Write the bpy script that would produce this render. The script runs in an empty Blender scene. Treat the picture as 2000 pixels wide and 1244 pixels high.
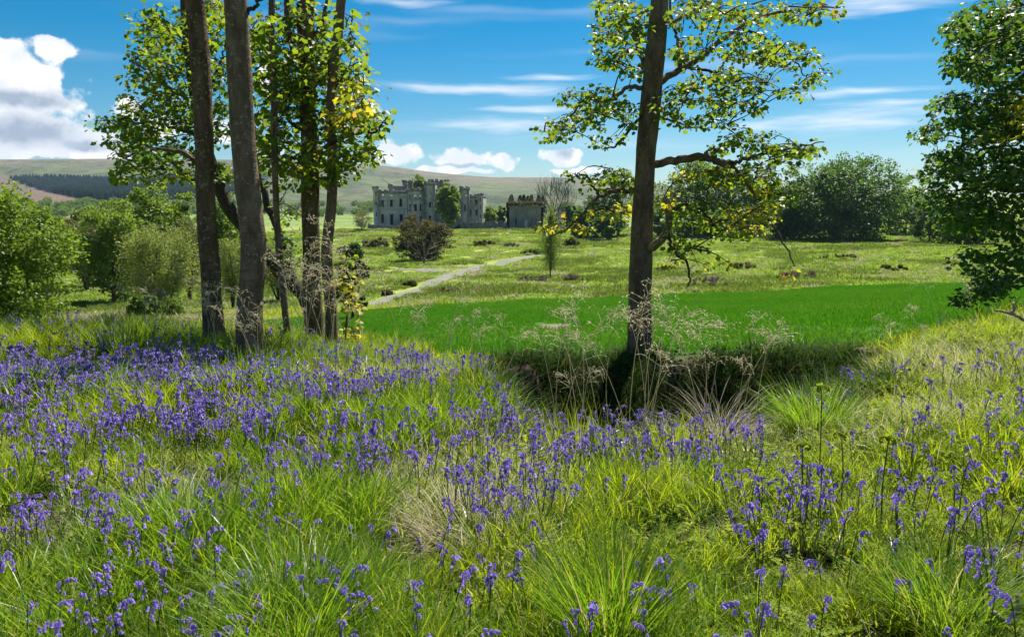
import bpy, math, random
import numpy as np
R = math.radians
rng = np.random.default_rng(7)
random.seed(7)
sc = bpy.context.scene
COL = sc.collection

# ------------------------------------------------------------------ camera
F, CX, CY, HOR = 1570.0, 1000.0, 622.0, 430.0
PITCH = math.atan((CY - HOR) / F)
CAMZ = 1.6
cam_d = bpy.data.cameras.new('camera')
cam_d.sensor_width = 36.0
cam_d.lens = 36.0 * F / 2000.0
cam_d.clip_start = 0.05
cam_d.clip_end = 12000
cam = bpy.data.objects.new('camera', cam_d)
COL.objects.link(cam)
cam.location = (0, 0, CAMZ)
cam.rotation_euler = (R(90) - PITCH, 0, 0)
sc.camera = cam
sc.render.resolution_x, sc.render.resolution_y = 1024, 636

# ------------------------------------------------------------------ light
SUN_AZ, SUN_EL = R(27), R(56)          # azimuth measured from +Y (view direction) towards +X
sun_d = bpy.data.lights.new('sun', 'SUN')
sun_d.energy = 5.0
sun_d.angle = R(0.53)
sun_d.color = (1.0, 0.95, 0.86)
sun = bpy.data.objects.new('sun', sun_d)
COL.objects.link(sun)
sun.rotation_euler = (R(90) - SUN_EL, 0, -(SUN_AZ) + R(180))
sun.location = (60, 120, 160)
sc.view_settings.view_transform = 'Standard'
sc.view_settings.look = 'None'
sc.view_settings.exposure = 1.0
sc.view_settings.gamma = 1.0
sc.view_settings.use_curve_mapping = False
sc.cycles.use_denoising = True
sc.cycles.max_bounces = 5
sc.cycles.diffuse_bounces = 3
sc.cycles.transmission_bounces = 3
sc.cycles.transparent_max_bounces = 8
sc.cycles.volume_bounces = 0
sc.cycles.use_adaptive_sampling = True
sc.cycles.adaptive_threshold = 0.02
sc.cycles.sample_clamp_indirect = 6.0

class NT:
    """small helper to write node trees"""
    def __init__(self, tree):
        self.t = tree; self.n = tree.nodes; self.l = tree.links
    def node(self, typ, **kw):
        nd = self.n.new(typ)
        for k, v in kw.items():
            setattr(nd, k, v)
        return nd
    def put(self, sock, v):
        if hasattr(v, 'is_output'):
            self.l.new(v, sock)
        elif v is not None:
            if isinstance(v, (tuple, list)) and len(v) == 3 and sock.type == 'RGBA':
                v = (*v, 1)
            sock.default_value = v
    def math(self, op, a, b=None, c=None, clamp=False):
        nd = self.node('ShaderNodeMath', operation=op, use_clamp=clamp)
        self.put(nd.inputs[0], a)
        if b is not None: self.put(nd.inputs[1], b)
        if c is not None: self.put(nd.inputs[2], c)
        return nd.outputs[0]
    def vmath(self, op, a, b=None):
        nd = self.node('ShaderNodeVectorMath', operation=op)
        self.put(nd.inputs[0], a)
        if b is not None: self.put(nd.inputs[1], b)
        return nd.outputs['Value'] if op in ('LENGTH', 'DOT_PRODUCT', 'DISTANCE') else nd.outputs[0]
    def mix(self, f, a, b, blend='MIX'):
        nd = self.node('ShaderNodeMix', data_type='RGBA', blend_type=blend)
        self.put(nd.inputs[0], f); self.put(nd.inputs[6], a); self.put(nd.inputs[7], b)
        return nd.outputs[2]
    def ramp(self, f, lo, hi, smooth=True):
        nd = self.node('ShaderNodeMapRange', interpolation_type='SMOOTHSTEP' if smooth else 'LINEAR')
        self.put(nd.inputs[0], f); self.put(nd.inputs[1], lo); self.put(nd.inputs[2], hi)
        return nd.outputs[0]
    def noise(self, vec, scale, detail=4, rough=0.55, dist=0.0, out=0):
        nd = self.node('ShaderNodeTexNoise')
        if vec is not None: self.l.new(vec, nd.inputs['Vector'])
        nd.inputs['Scale'].default_value = scale
        nd.inputs['Detail'].default_value = detail
        nd.inputs['Roughness'].default_value = rough
        nd.inputs['Distortion'].default_value = dist
        return nd.outputs[out]

def px_dir(px, py):
    u = (px - CX) / F; v = (CY - py) / F
    d = np.array([u, math.cos(PITCH) + v * math.sin(PITCH), -math.sin(PITCH) + v * math.cos(PITCH)])
    return d
def P(px, py, Y):
    """world point at depth Y seen at photograph pixel (px, py)"""
    d = px_dir(px, py)
    return np.array([0, 0, CAMZ]) + d * (Y / d[1])
def proj(x, y, z):
    dz = z - CAMZ
    f = y * math.cos(PITCH) - dz * math.sin(PITCH)
    up = y * math.sin(PITCH) + dz * math.cos(PITCH)
    f = np.maximum(f, 1e-3)
    return CX + F * x / f, CY - F * up / f

# ------------------------------------------------------------------ sky
world = bpy.data.worlds.new('World')
sc.world = world
world.use_nodes = True
world.cycles.sampling_method = 'NONE'
w = NT(world.node_tree)
w.n.clear()
sky = w.node('ShaderNodeTexSky', sky_type='NISHITA')
sky.sun_disc = False
sky.sun_elevation = SUN_EL
sky.sun_rotation = SUN_AZ
sky.altitude = 100
sky.air_density = 1.0
sky.dust_density = 0.25
sky.ozone_density = 3.0
tc = w.node('ShaderNodeTexCoord')
sep = w.node('ShaderNodeSeparateXYZ'); w.l.new(tc.outputs['Generated'], sep.inputs[0])
az = w.math('ARCTAN2', sep.outputs[0], sep.outputs[1])
el = w.math('ARCSINE', sep.outputs[2])
ang = w.node('ShaderNodeCombineXYZ')
w.l.new(az, ang.inputs[0]); w.l.new(el, ang.inputs[1])
A = ang.outputs[0]
def sky_ang(px, py):
    d = px_dir(px, py); d = d / np.linalg.norm(d)
    return math.atan2(d[0], d[1]), math.asin(d[2])
def lobe_field(lobes, vec):
    out = None
    for (px, py, rx, ry) in lobes:
        a0, e0 = sky_ang(px, py)
        s = w.vmath('SUBTRACT', vec, (a0, e0, 0))
        s = w.vmath('MULTIPLY', s, (F / rx, F / ry, 0))
        d = w.vmath('LENGTH', s)
        out = d if out is None else w.math('SMOOTH_MIN', out, d, 0.35)
    return w.math('SUBTRACT', 1.0, out)
warp = w.noise(A, 26.0, 3, 0.6, out=1)
warp = w.vmath('SUBTRACT', warp, (0.5, 0.5, 0.5))
warpA = w.vmath('ADD', A, w.vmath('MULTIPLY', warp, (0.034, 0.024, 0)))
puffs = [(35, 175, 115, 62), (0, 110, 60, 40), (100, 95, 52, 26), (50, 262, 135, 55), (180, 268, 60, 38), (60, 300, 170, 16),
         (245, 215, 34, 24), (310, 245, 60, 34), (420, 255, 60, 34), (530, 300, 40, 26), (520, 150, 20, 50), (735, 210, 26, 18),
         (775, 300, 62, 34), (905, 308, 72, 28), (985, 318, 34, 22), (870, 335, 140, 10), (1095, 305, 58, 28), (1130, 335, 90, 8),
         (-120, 230, 130, 80), (-300, 280, 140, 50), (2350, 250, 160, 60)]
fld = lobe_field(puffs, warpA)
nz = w.noise(A, 38.0, 5, 0.62)
vor = w.node('ShaderNodeTexVoronoi', feature='SMOOTH_F1'); vor.inputs['Scale'].default_value = 42.0; vor.inputs['Smoothness'].default_value = 0.35
w.l.new(warpA, vor.inputs['Vector'])
billow = w.math('SUBTRACT', 0.42, vor.outputs['Distance'])
fld = w.math('ADD', fld, w.math('MULTIPLY', w.math('SUBTRACT', nz, 0.5), 0.75))
fld = w.math('ADD', fld, w.math('MULTIPLY', billow, 0.55))
cum = w.ramp(fld, 0.12, 0.34)
# further low cumulus all round the horizon, outside the part the photograph shows
band = w.math('MULTIPLY', w.ramp(el, 0.02, 0.06), w.ramp(el, 0.36, 0.16))
side = w.ramp(w.math('ABSOLUTE', az), 0.75, 1.05)
cum2 = w.math('MULTIPLY', w.math('MULTIPLY', band, side), w.ramp(w.noise(A, 5.0, 4, 0.6), 0.52, 0.6))
cum = w.math('MAXIMUM', cum, cum2)
# grey undersides
grey = lobe_field([(45, 193, 95, 22), (45, 258, 115, 36), (170, 285, 60, 16), (1103, 296, 22, 16), (905, 325, 40, 6), (-140, 260, 110, 40)], warpA)
grey = w.ramp(w.math('ADD', grey, w.math('MULTIPLY', w.math('SUBTRACT', nz, 0.5), 0.9)), -0.15, 0.75)
ccol = w.mix(w.math('MULTIPLY', grey, 0.9), (1.0, 1.0, 1.0), (0.30, 0.38, 0.50))
ccol = w.mix(w.math('MULTIPLY', w.ramp(w.math('ADD', nz, w.math('MULTIPLY', billow, 0.6)), 0.62, 0.28), 0.5), ccol, (0.60, 0.68, 0.78))
# cirrus streaks
wA = w.vmath('ADD', A, w.vmath('MULTIPLY', w.vmath('SUBTRACT', w.noise(A, 9.0, 2, 0.6, out=1), (0.5, 0.5, 0.5)), (0.02, 0.016, 0)))
cir = lobe_field([(940, 176, 280, 24), (1020, 213, 150, 14), (1000, 246, 190, 22), (1640, 238, 230, 36), (1690, 181, 210, 13), (1740, 202, 150, 10),
                  (800, 2, 150, 16), (1730, 15, 180, 30), (1080, 150, 150, 10), (330, 190, 120, 18), (1480, 250, 120, 22)], wA)
stre = w.noise(w.vmath('MULTIPLY', wA, (6.0, 60.0, 1.0)), 1.0, 4, 0.6)
stre2 = w.noise(w.vmath('MULTIPLY', wA, (1.2, 16.0, 1.0)), 1.0, 3, 0.6)
cirm = w.ramp(w.math('ADD', cir, w.math('MULTIPLY', w.math('SUBTRACT', stre, 0.5), 2.2)), 0.15, 1.35)
cirg = w.math('MULTIPLY', w.ramp(stre2, 0.50, 0.80), w.math('MULTIPLY', w.ramp(el, 0.03, 0.1), 0.5))
cirm = w.math('MAXIMUM', w.math('MULTIPLY', cirm, 0.8), cirg)
hsv = w.node('ShaderNodeHueSaturation')
hsv.inputs['Saturation'].default_value = 1.54
hsv.inputs['Hue'].default_value = 0.488
hsv.inputs['Value'].default_value = 0.72
gam = w.node('ShaderNodeGamma'); gam.inputs['Gamma'].default_value = 1.15
WHITE = 8.4
nrm_ = w.mix(1.0, sky.outputs[0], (1 / WHITE, 1 / WHITE, 1 / WHITE), 'MULTIPLY')
w.l.new(nrm_, gam.inputs[0])
w.l.new(w.mix(1.0, gam.outputs[0], (WHITE, WHITE, WHITE), 'MULTIPLY'), hsv.inputs['Color'])
skyc = w.mix(cirm, hsv.outputs[0], (0.86 * WHITE, 0.92 * WHITE, 1.0 * WHITE))
cwhite = w.mix(1.0, ccol, (WHITE, WHITE, WHITE), 'MULTIPLY')
skyc = w.mix(cum, skyc, cwhite)
bg = w.node('ShaderNodeBackground')
bg.inputs['Strength'].default_value = 0.068
w.l.new(skyc, bg.inputs['Color'])
wo = w.node('ShaderNodeOutputWorld')
w.l.new(bg.outputs[0], wo.inputs[0])

# ------------------------------------------------------------------ numpy helpers
def hash2(ix, iy, seed):
    h = (ix.astype(np.int64) * 374761393 + iy.astype(np.int64) * 668265263 + seed * 1442695041) & 0xFFFFFFFF
    h = ((h ^ (h >> 13)) * 1274126177) & 0xFFFFFFFF
    h = h ^ (h >> 16)
    return (h & 0xFFFFFF) / float(0xFFFFFF)
def vnoise(x, y, seed=0):
    x = np.asarray(x, float); y = np.asarray(y, float)
    ix = np.floor(x); iy = np.floor(y); fx = x - ix; fy = y - iy
    fx = fx * fx * (3 - 2 * fx); fy = fy * fy * (3 - 2 * fy)
    a = hash2(ix, iy, seed); b = hash2(ix + 1, iy, seed); c = hash2(ix, iy + 1, seed); d = hash2(ix + 1, iy + 1, seed)
    return (a + (b - a) * fx) * (1 - fy) + (c + (d - c) * fx) * fy
def fbm(x, y, oct=4, seed=0, gain=0.5):
    s = 0; a = 1; t = 0
    for o in range(oct):
        s = s + a * vnoise(x * 2 ** o + 17.3 * o, y * 2 ** o - 9.1 * o, seed + o); t += a; a *= gain
    return s / t

def mk_mesh(name, verts, faces, mats=(), midx=None, smooth=False):
    """verts (N,3); faces: list of (M,k) integer arrays or python lists"""
    me = bpy.data.meshes.new(name)
    verts = np.asarray(verts, np.float32)
    loops = []; starts = []; tot = 0
    for f in faces:
        f = np.asarray(f, np.int64)
        if f.size == 0: continue
        k = f.shape[1]
        loops.append(f.ravel()); starts.append(tot + np.arange(f.shape[0]) * k); tot += f.size
    loops = np.concatenate(loops); starts = np.concatenate(starts)
    me.vertices.add(len(verts)); me.vertices.foreach_set('co', verts.ravel())
    me.loops.add(tot); me.loops.foreach_set('vertex_index', loops.astype(np.int32))
    me.polygons.add(len(starts)); me.polygons.foreach_set('loop_start', starts.astype(np.int32))
    if midx is not None:
        me.polygons.foreach_set('material_index', np.asarray(midx, np.int32))
    if smooth:
        me.polygons.foreach_set('use_smooth', np.ones(len(starts), bool))
    for m in mats:
        me.materials.append(m)
    me.update(calc_edges=True)
    me.validate()
    return me

class Geo:
    """collects faces with a material index, builds one mesh"""
    def __init__(self):
        self.v = []; self.n = 0; self.f = {}; self.order = []
    def add(self, verts, faces, mi=0):
        verts = np.asarray(verts, float).reshape(-1, 3)
        for f in faces:
            f = np.asarray(f, np.int64)
            if f.size == 0: continue
            if f.ndim == 1: f = f[None, :]
            self.order.append((f + self.n, mi))
        self.v.append(verts); self.n += len(verts)
        return self
    def mesh(self, name, mats, smooth=False):
        v = np.concatenate(self.v)
        midx = np.concatenate([np.full(len(f), mi) for f, mi in self.order])
        return mk_mesh(name, v, [f for f, mi in self.order], mats, midx, smooth)
    def box(self, x0, x1, y0, y1, z0, z1, mi=0):
        v = [(x0, y0, z0), (x1, y0, z0), (x1, y1, z0), (x0, y1, z0), (x0, y0, z1), (x1, y0, z1), (x1, y1, z1), (x0, y1, z1)]
        return self.add(v, [[(0, 3, 2, 1), (4, 5, 6, 7), (0, 1, 5, 4), (1, 2, 6, 5), (2, 3, 7, 6), (3, 0, 4, 7)]], mi)

def tube(pts, rad, sides=8, cap=True, rough=0.0, seed=0):
    pts = np.asarray(pts, float); n = len(pts)
    rad = np.broadcast_to(np.asarray(rad, float), (n,))
    t = np.gradient(pts, axis=0); t /= np.linalg.norm(t, axis=1)[:, None] + 1e-9
    ref = np.array([0, 1.0, 0]) if abs(t[0][1]) < 0.9 else np.array([1.0, 0, 0])
    a = np.cross(t, ref); a /= np.linalg.norm(a, axis=1)[:, None] + 1e-9
    b = np.cross(t, a)
    th = np.linspace(0, 2 * np.pi, sides, endpoint=False)
    r = np.repeat(rad[:, None], sides, 1)
    if rough > 0:
        s = np.cumsum(np.r_[0, np.linalg.norm(np.diff(pts, axis=0), axis=1)])
        rr = np.random.default_rng(seed)
        k = fbm(np.cos(th)[None, :] * 1.5 + 5 + 0 * s[:, None], s[:, None] * 2.2 + np.sin(th)[None, :] * 1.5, 3, seed)
        r = r * (1 + rough * (k - 0.5) * 2)
    v = pts[:, None, :] + a[:, None, :] * (np.cos(th)[None, :, None] * r[..., None]) + b[:, None, :] * (np.sin(th)[None, :, None] * r[..., None])
    v = v.reshape(-1, 3)
    i = np.arange(n - 1)[:, None] * sides; j = np.arange(sides)[None, :]; j2 = (j + 1) % sides
    q = np.stack([i + j, i + j2, i + sides + j2, i + sides + j], -1).reshape(-1, 4)
    faces = [q]
    if cap:
        faces += [np.arange(sides)[::-1][None, :], (np.arange(sides) + (n - 1) * sides)[None, :]]
    return v, faces

def spline(pts, n):
    """Catmull-Rom through pts, n samples"""
    p = np.asarray(pts, float)
    if len(p) == 2:
        return p[0] + (p[1] - p[0]) * np.linspace(0, 1, n)[:, None]
    p = np.vstack([2 * p[0] - p[1], p, 2 * p[-1] - p[-2]])
    t = np.linspace(0, len(p) - 3 - 1e-6, n); k = t.astype(int); u = (t - k)[:, None]
    p0, p1, p2, p3 = p[k], p[k + 1], p[k + 2], p[k + 3]
    return 0.5 * (2 * p1 + (p2 - p0) * u + (2 * p0 - 5 * p1 + 4 * p2 - p3) * u ** 2 + (3 * p1 - p0 - 3 * p2 + p3) * u ** 3)

def unit(v):
    return v / (np.linalg.norm(v, axis=-1, keepdims=True) + 1e-9)

LEAF_S = (np.array([(0, 0, 0), (-.42, .38, .10), (0, 1, -.05), (.42, .38, .10)]), [np.array([(0, 2, 1), (0, 3, 2)])])
LEAF_N = (np.array([(0, 0, 0), (-.18, .4, .04), (0, 1, -.08), (.18, .4, .04)]), [np.array([(0, 2, 1), (0, 3, 2)])])
_h = [(-.40, .06, .09), (-.40, .30, .06), (-.54, .58, .12), (-.30, .76, .04)]
LEAF_P = (np.array([(0, 0, 0), (0, 1, -.12)] + _h + [(-a, b, c) for a, b, c in _h]),
          [np.array([(0, 1, 5, 4, 3, 2)]), np.array([(0, 6, 7, 8, 9, 1)])])
def leaves(pos, d, nrm, size, shape):
    """leaf polygons: pos, direction and normal (N,3), size (N,)"""
    lv, lf = shape
    d = unit(d); s = unit(np.cross(d, nrm)); n = np.cross(s, d)
    v = pos[:, None, :] + size[:, None, None] * (lv[None, :, 0, None] * s[:, None, :] + lv[None, :, 1, None] * d[:, None, :] + lv[None, :, 2, None] * n[:, None, :])
    off = (np.arange(len(pos)) * len(lv))[:, None, None]
    return v.reshape(-1, 3), [(f[None] + off).reshape(-1, f.shape[1]) for f in lf]

def obj(name, me, parent=None, loc=None, label=None, cat=None, group=None, kind=None):
    o = bpy.data.objects.new(name, me); COL.objects.link(o)
    if parent is not None: o.parent = parent
    if loc is not None: o.location = [float(c) for c in loc]
    if label: o['label'] = label
    if cat: o['category'] = cat
    if group: o['group'] = group
    if kind: o['kind'] = kind
    return o
def thing(name, label, cat, loc=(0, 0, 0), rotz=0.0, group=None):
    o = obj(name, None, None, loc, label, cat, group)
    o.empty_display_size = 0.2
    o.rotation_euler = (0, 0, rotz)
    return o
def dup_tree(o, parent=None):
    c = o.copy(); COL.objects.link(c); c.parent = parent
    for ch in o.children:
        dup_tree(ch, c)
    return c

# ------------------------------------------------------------------ materials
def new_mat(name):
    m = bpy.data.materials.new(name); m.use_nodes = True
    t = NT(m.node_tree); t.n.clear()
    out = t.node('ShaderNodeOutputMaterial')
    return m, t, out
def bsdf(t, col, rough=0.7, spec=0.3, normal=None):
    b = t.node('ShaderNodeBsdfPrincipled')
    t.put(b.inputs['Base Color'], col); t.put(b.inputs['Roughness'], rough)
    b.inputs['Specular IOR Level'].default_value = spec
    if normal is not None: t.l.new(normal, b.inputs['Normal'])
    return b.outputs[0]
def bump(t, h, strength=0.5, dist=0.05):
    b = t.node('ShaderNodeBump'); b.inputs['Strength'].default_value = strength; b.inputs['Distance'].default_value = dist
    t.l.new(h, b.inputs['Height'])
    return b.outputs[0]
def leaf_mat(name, c1, c2, trans, tf=0.45, rough=0.45, spec=0.35, c3=None, p3=0.0, island=True):
    """leaf with diffuse + translucent light; colour differs leaf by leaf"""
    m, t, out = new_mat(name)
    if island:
        rnd = t.node('ShaderNodeNewGeometry').outputs['Random Per Island']
    else:
        rnd = t.node('ShaderNodeObjectInfo').outputs['Random']
    rr = t.math('FRACT', t.math('MULTIPLY', rnd, 7.31))
    col = t.mix(rnd, c1, c2)
    tcol = t.mix(1.0, col, trans, 'MULTIPLY')
    if c3 is not None:
        k = t.math('GREATER_THAN', rr, 1 - p3)
        col = t.mix(k, col, c3); tcol = t.mix(k, tcol, tuple(min(1, 1.5 * c) for c in c3))
    tr = t.node('ShaderNodeBsdfTranslucent'); t.put(tr.inputs['Color'], tcol)
    ms = t.node('ShaderNodeMixShader'); ms.inputs[0].default_value = tf
    t.l.new(bsdf(t, col, rough, spec), ms.inputs[1]); t.l.new(tr.outputs[0], ms.inputs[2])
    t.l.new(ms.outputs[0], out.inputs[0])
    return m
def plain(name, c1, c2, scale=8.0, rough=0.8, spec=0.2, bstr=0.3, bdist=0.02, coord='Object'):
    m, t, out = new_mat(name)
    co = t.node('ShaderNodeTexCoord').outputs[coord]
    n = t.noise(co, scale, 6, 0.6)
    col = t.mix(t.ramp(n, 0.35, 0.65), c1, c2)
    t.l.new(bsdf(t, col, rough, spec, bump(t, n, bstr, bdist)), out.inputs[0])
    return m
def bark_mat(name, c1, c2, lichen=(0.30, 0.31, 0.26), moss=(0.07, 0.085, 0.025), lich=0.62, mossk=0.55, scale=1.0):
    m, t, out = new_mat(name)
    co = t.node('ShaderNodeTexCoord').outputs['Object']
    st = t.vmath('MULTIPLY', co, (1.0, 1.0, 0.35))
    n = t.noise(st, 9 * scale, 7, 0.65)
    ring = t.noise(t.vmath('MULTIPLY', co, (1.5, 1.5, 12.0)), 3 * scale, 4, 0.6)
    fine = t.noise(st, 60 * scale, 4, 0.6)
    col = t.mix(t.ramp(n, 0.32, 0.68), c1, c2)
    col = t.mix(t.math('MULTIPLY', t.ramp(ring, 0.55, 0.7), 0.45), col, tuple(0.55 * c for c in c1))
    col = t.mix(t.math('MULTIPLY', t.ramp(t.noise(co, 1.6, 4, 0.6), mossk, mossk + 0.15), 0.7), col, moss)
    col = t.mix(t.math('MULTIPLY', t.ramp(t.noise(co, 22 * scale, 3, 0.5), lich, lich + 0.06), 0.8), col, lichen)
    h = t.math('ADD', t.math('MULTIPLY', n, 1.0), t.math('ADD', t.math('MULTIPLY', ring, 0.5), t.math('MULTIPLY', fine, 0.35)))
    t.l.new(bsdf(t, col, 0.9, 0.15, bump(t, h, 0.9, 0.03)), out.inputs[0])
    return m

M = {}
M['bark'] = bark_mat('sycamore bark', (0.070, 0.044, 0.025), (0.175, 0.117, 0.070), lichen=(0.26, 0.24, 0.17), lich=0.60)
M['bark_grey'] = bark_mat('grey bark', (0.10, 0.066, 0.042), (0.23, 0.165, 0.112), lichen=(0.30, 0.27, 0.21), lich=0.62, mossk=0.60)
M['twig'] = plain('twig bark', (0.035, 0.027, 0.02), (0.07, 0.055, 0.04), 20)
M['branch_pale'] = bark_mat('lichened branch', (0.10, 0.07, 0.04), (0.30, 0.24, 0.13), lichen=(0.5, 0.42, 0.2), lich=0.52)
M['leaf_syc'] = leaf_mat('sycamore leaf', (0.040, 0.085, 0.012), (0.12, 0.17, 0.018), (2.8, 2.5, 1.0), 0.55, 0.45, 0.3, (0.24, 0.20, 0.02), 0.05)
M['leaf_young'] = leaf_mat('young yellow leaf', (0.20, 0.23, 0.02), (0.36, 0.33, 0.03), (1.9, 1.8, 1.0), 0.55, 0.45, 0.3, (0.36, 0.22, 0.03), 0.06)
M['leaf_dark'] = leaf_mat('dark canopy leaf', (0.03, 0.07, 0.014), (0.07, 0.125, 0.02), (2.4, 2.3, 1.1), 0.5, 0.45, 0.35)
M['leaf_green'] = leaf_mat('broadleaf foliage', (0.065, 0.125, 0.015), (0.14, 0.21, 0.027), (1.9, 1.8, 1.0), 0.4, 0.5, 0.3)
M['leaf_bright'] = leaf_mat('bright spring foliage', (0.09, 0.16, 0.015), (0.18, 0.25, 0.03), (1.8, 1.7, 1.0), 0.42, 0.5, 0.3)
M['leaf_deep'] = leaf_mat('deep green foliage', (0.05, 0.10, 0.016), (0.10, 0.165, 0.028), (1.8, 1.9, 1.1), 0.42, 0.5, 0.3)
M['leaf_willow'] = leaf_mat('willow foliage', (0.16, 0.22, 0.045), (0.28, 0.33, 0.085), (1.7, 1.6, 1.0), 0.4, 0.5, 0.3)
M['leaf_olive'] = leaf_mat('olive foliage', (0.12, 0.13, 0.055), (0.20, 0.20, 0.08), (1.5, 1.4, 1.0), 0.35, 0.6, 0.2)
M['leaf_brown'] = leaf_mat('hawthorn foliage', (0.06, 0.065, 0.022), (0.12, 0.11, 0.035), (1.6, 1.4, 1.0), 0.3, 0.6, 0.2)
M['leaf_blue'] = leaf_mat('conifer foliage', (0.012, 0.028, 0.014), (0.025, 0.048, 0.022), (1.4, 1.4, 1.0), 0.15, 0.6, 0.2)
M['dead_twigs'] = leaf_mat('dead bramble twigs', (0.13, 0.10, 0.09), (0.24, 0.19, 0.165), (1.2, 1.1, 1.0), 0.2, 0.8, 0.1)
M['ivy'] = leaf_mat('ivy leaf', (0.02, 0.05, 0.012), (0.05, 0.09, 0.02), (1.8, 1.9, 1.0), 0.3, 0.35, 0.5)
M['grass'] = leaf_mat('meadow grass blade', (0.145, 0.235, 0.009), (0.31, 0.375, 0.02), (1.75, 1.6, 0.8), 0.52, 0.45, 0.3, (0.42, 0.35, 0.13), 0.05)
M['grass_deep'] = leaf_mat('tussock grass blade', (0.075, 0.185, 0.010), (0.19, 0.30, 0.02), (1.8, 1.6, 0.9), 0.5, 0.38, 0.4, (0.36, 0.30, 0.11), 0.05)
M['strap'] = leaf_mat('bluebell strap leaf', (0.05, 0.12, 0.02), (0.11, 0.19, 0.03), (1.8, 1.6, 0.9), 0.42, 0.36, 0.5)
M['straw'] = leaf_mat('dry straw', (0.46, 0.41, 0.25), (0.70, 0.64, 0.44), (1.15, 1.1, 1.0), 0.4, 0.5, 0.3)
M['straw_old'] = leaf_mat('old dead grass', (0.34, 0.28, 0.19), (0.58, 0.50, 0.37), (1.1, 1.1, 1.0), 0.35, 0.6, 0.25)
M['herb'] = leaf_mat('small herb leaf', (0.14, 0.23, 0.015), (0.30, 0.36, 0.04), (1.7, 1.5, 0.9), 0.48, 0.65, 0.12)
M['wheat'] = leaf_mat('young crop blade', (0.034, 0.155, 0.004), (0.074, 0.235, 0.008), (1.6, 1.35, 0.8), 0.5, 0.45, 0.3)
M['bell'] = leaf_mat('bluebell petal', (0.21, 0.135, 0.52), (0.46, 0.34, 0.82), (1.3, 1.3, 1.15), 0.5, 0.5, 0.3)
M['stem'] = plain('bluebell stem', (0.05, 0.08, 0.02), (0.09, 0.13, 0.03), 30, 0.6)
M['bracken'] = plain('bracken stalk', (0.07, 0.08, 0.02), (0.14, 0.13, 0.04), 30, 0.7)
M['deadwood'] = bark_mat('dead wood', (0.14, 0.11, 0.085), (0.30, 0.25, 0.20), lich=0.8, mossk=0.9)
M['rough'] = leaf_mat('rough pasture blade', (0.14, 0.24, 0.025), (0.27, 0.35, 0.065), (1.5, 1.45, 0.9), 0.5, 0.6, 0.2, (0.34, 0.32, 0.15), 0.07)

# ------------------------------------------------------------------ terrain
# per bearing column (pixel x of the photograph): depth and height of the ground
COLS = {
 -700: [(0, 0), (7, .1), (10, .1), (12, -.2), (16, -1.5), (25, -3.5), (45, -5.5), (60, -6.2), (110, -6.5), (160, -6), (280, -4), (400, -3), (700, 2), (1000, 14)],
 0: [(0, 0), (7, .05), (10.5, .05), (12, -.15), (14, -.6), (18, -1.4), (25, -2.5), (45, -4.9), (60, -6.2), (80, -6.6), (110, -6.6), (160, -6), (280, -4.5), (400, -3), (700, 3), (1000, 16)],
 300: [(0, 0), (8, .0), (11, 0), (12.5, -.2), (14, -.6), (18, -1.2), (25, -2.3), (45, -4.45), (60, -6), (80, -6.4), (110, -6.6), (160, -6.2), (280, -4), (400, -2.5), (700, 2), (1000, 14)],
 700: [(0, 0), (7, -.02), (10.5, -.1), (12, -.35), (14, -.8), (16, -1.2), (25, -2.2), (40, -3.6), (60, -5.1), (75, -6.1), (95, -6.7), (120, -6.9), (160, -6.1), (220, -4), (265, -1.6), (300, -1.2), (400, -2), (700, -1), (1000, 10)],
 930: [(0, 0), (7, -.02), (8.5, -.15), (10, -.5), (11.5, -.9), (13.2, -.95), (14, -.85), (16, -1.15), (25, -2.0), (40, -3.25), (60, -4.7), (75, -5.3), (90, -5.6), (120, -6.1), (160, -5.3), (220, -3.7), (265, -1.6), (300, -1.2), (400, -2), (700, -1), (1000, 10)],
 1060: [(0, 0), (4, -.03), (6.4, -.24), (7.2, -.50), (8.5, -1.05), (10, -1.55), (12.0, -1.6), (12.7, -1.45), (13.2, -.85), (14, -.78), (16, -1.1), (25, -1.9), (40, -3.0), (60, -4.4), (75, -5.0), (90, -5.3), (120, -5.8), (160, -5.1), (220, -3.6), (265, -1.6), (300, -1.2), (400, -2), (700, -1), (1000, 10)],
 1450: [(0, 0), (4, -.03), (6.4, -.24), (7.2, -.50), (8.5, -1.05), (10, -1.55), (12.0, -1.55), (12.7, -1.4), (13.2, -.82), (14, -.72), (16, -1.0), (25, -1.7), (40, -2.75), (60, -4.0), (75, -4.5), (90, -4.7), (120, -4.8), (160, -4.2), (200, -3.1), (280, -.8), (400, 0), (700, 3), (1000, 10)],
 1680: [(0, 0), (5, 0), (7.4, -.1), (8.4, -.3), (9.5, -.9), (11, -1.4), (12.5, -1.35), (13.4, -.75), (14, -.7), (16, -.9), (25, -1.45), (40, -2.4), (60, -3.55), (75, -4.0), (90, -4.2), (120, -4.2), (160, -3.7), (200, -2.9), (280, 0), (400, 4), (700, 14), (1000, 20)],
 1850: [(0, 0), (7, .06), (9, .1), (10.5, .0), (12, -.45), (14, -.65), (16, -.75), (25, -1.3), (40, -2.25), (60, -3.4), (75, -3.8), (90, -4.0), (120, -4.0), (160, -3.4), (200, -2.7), (280, 1), (400, 8), (700, 22), (1000, 26)],
 2050: [(0, 0), (6, .1), (9, .3), (11, .25), (13, -.2), (16, -.5), (25, -1.1), (40, -2.0), (60, -3.2), (75, -3.7), (90, -3.9), (120, -3.8), (160, -3.2), (200, -2.4), (280, 2), (400, 11), (700, 24), (1000, 28)],
 2700: [(0, 0), (6, .15), (9, .35), (12, .3), (16, -.3), (25, -1), (40, -2), (60, -3.0), (120, -3.6), (200, -2), (400, 10), (700, 24), (1000, 28)],
}
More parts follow.
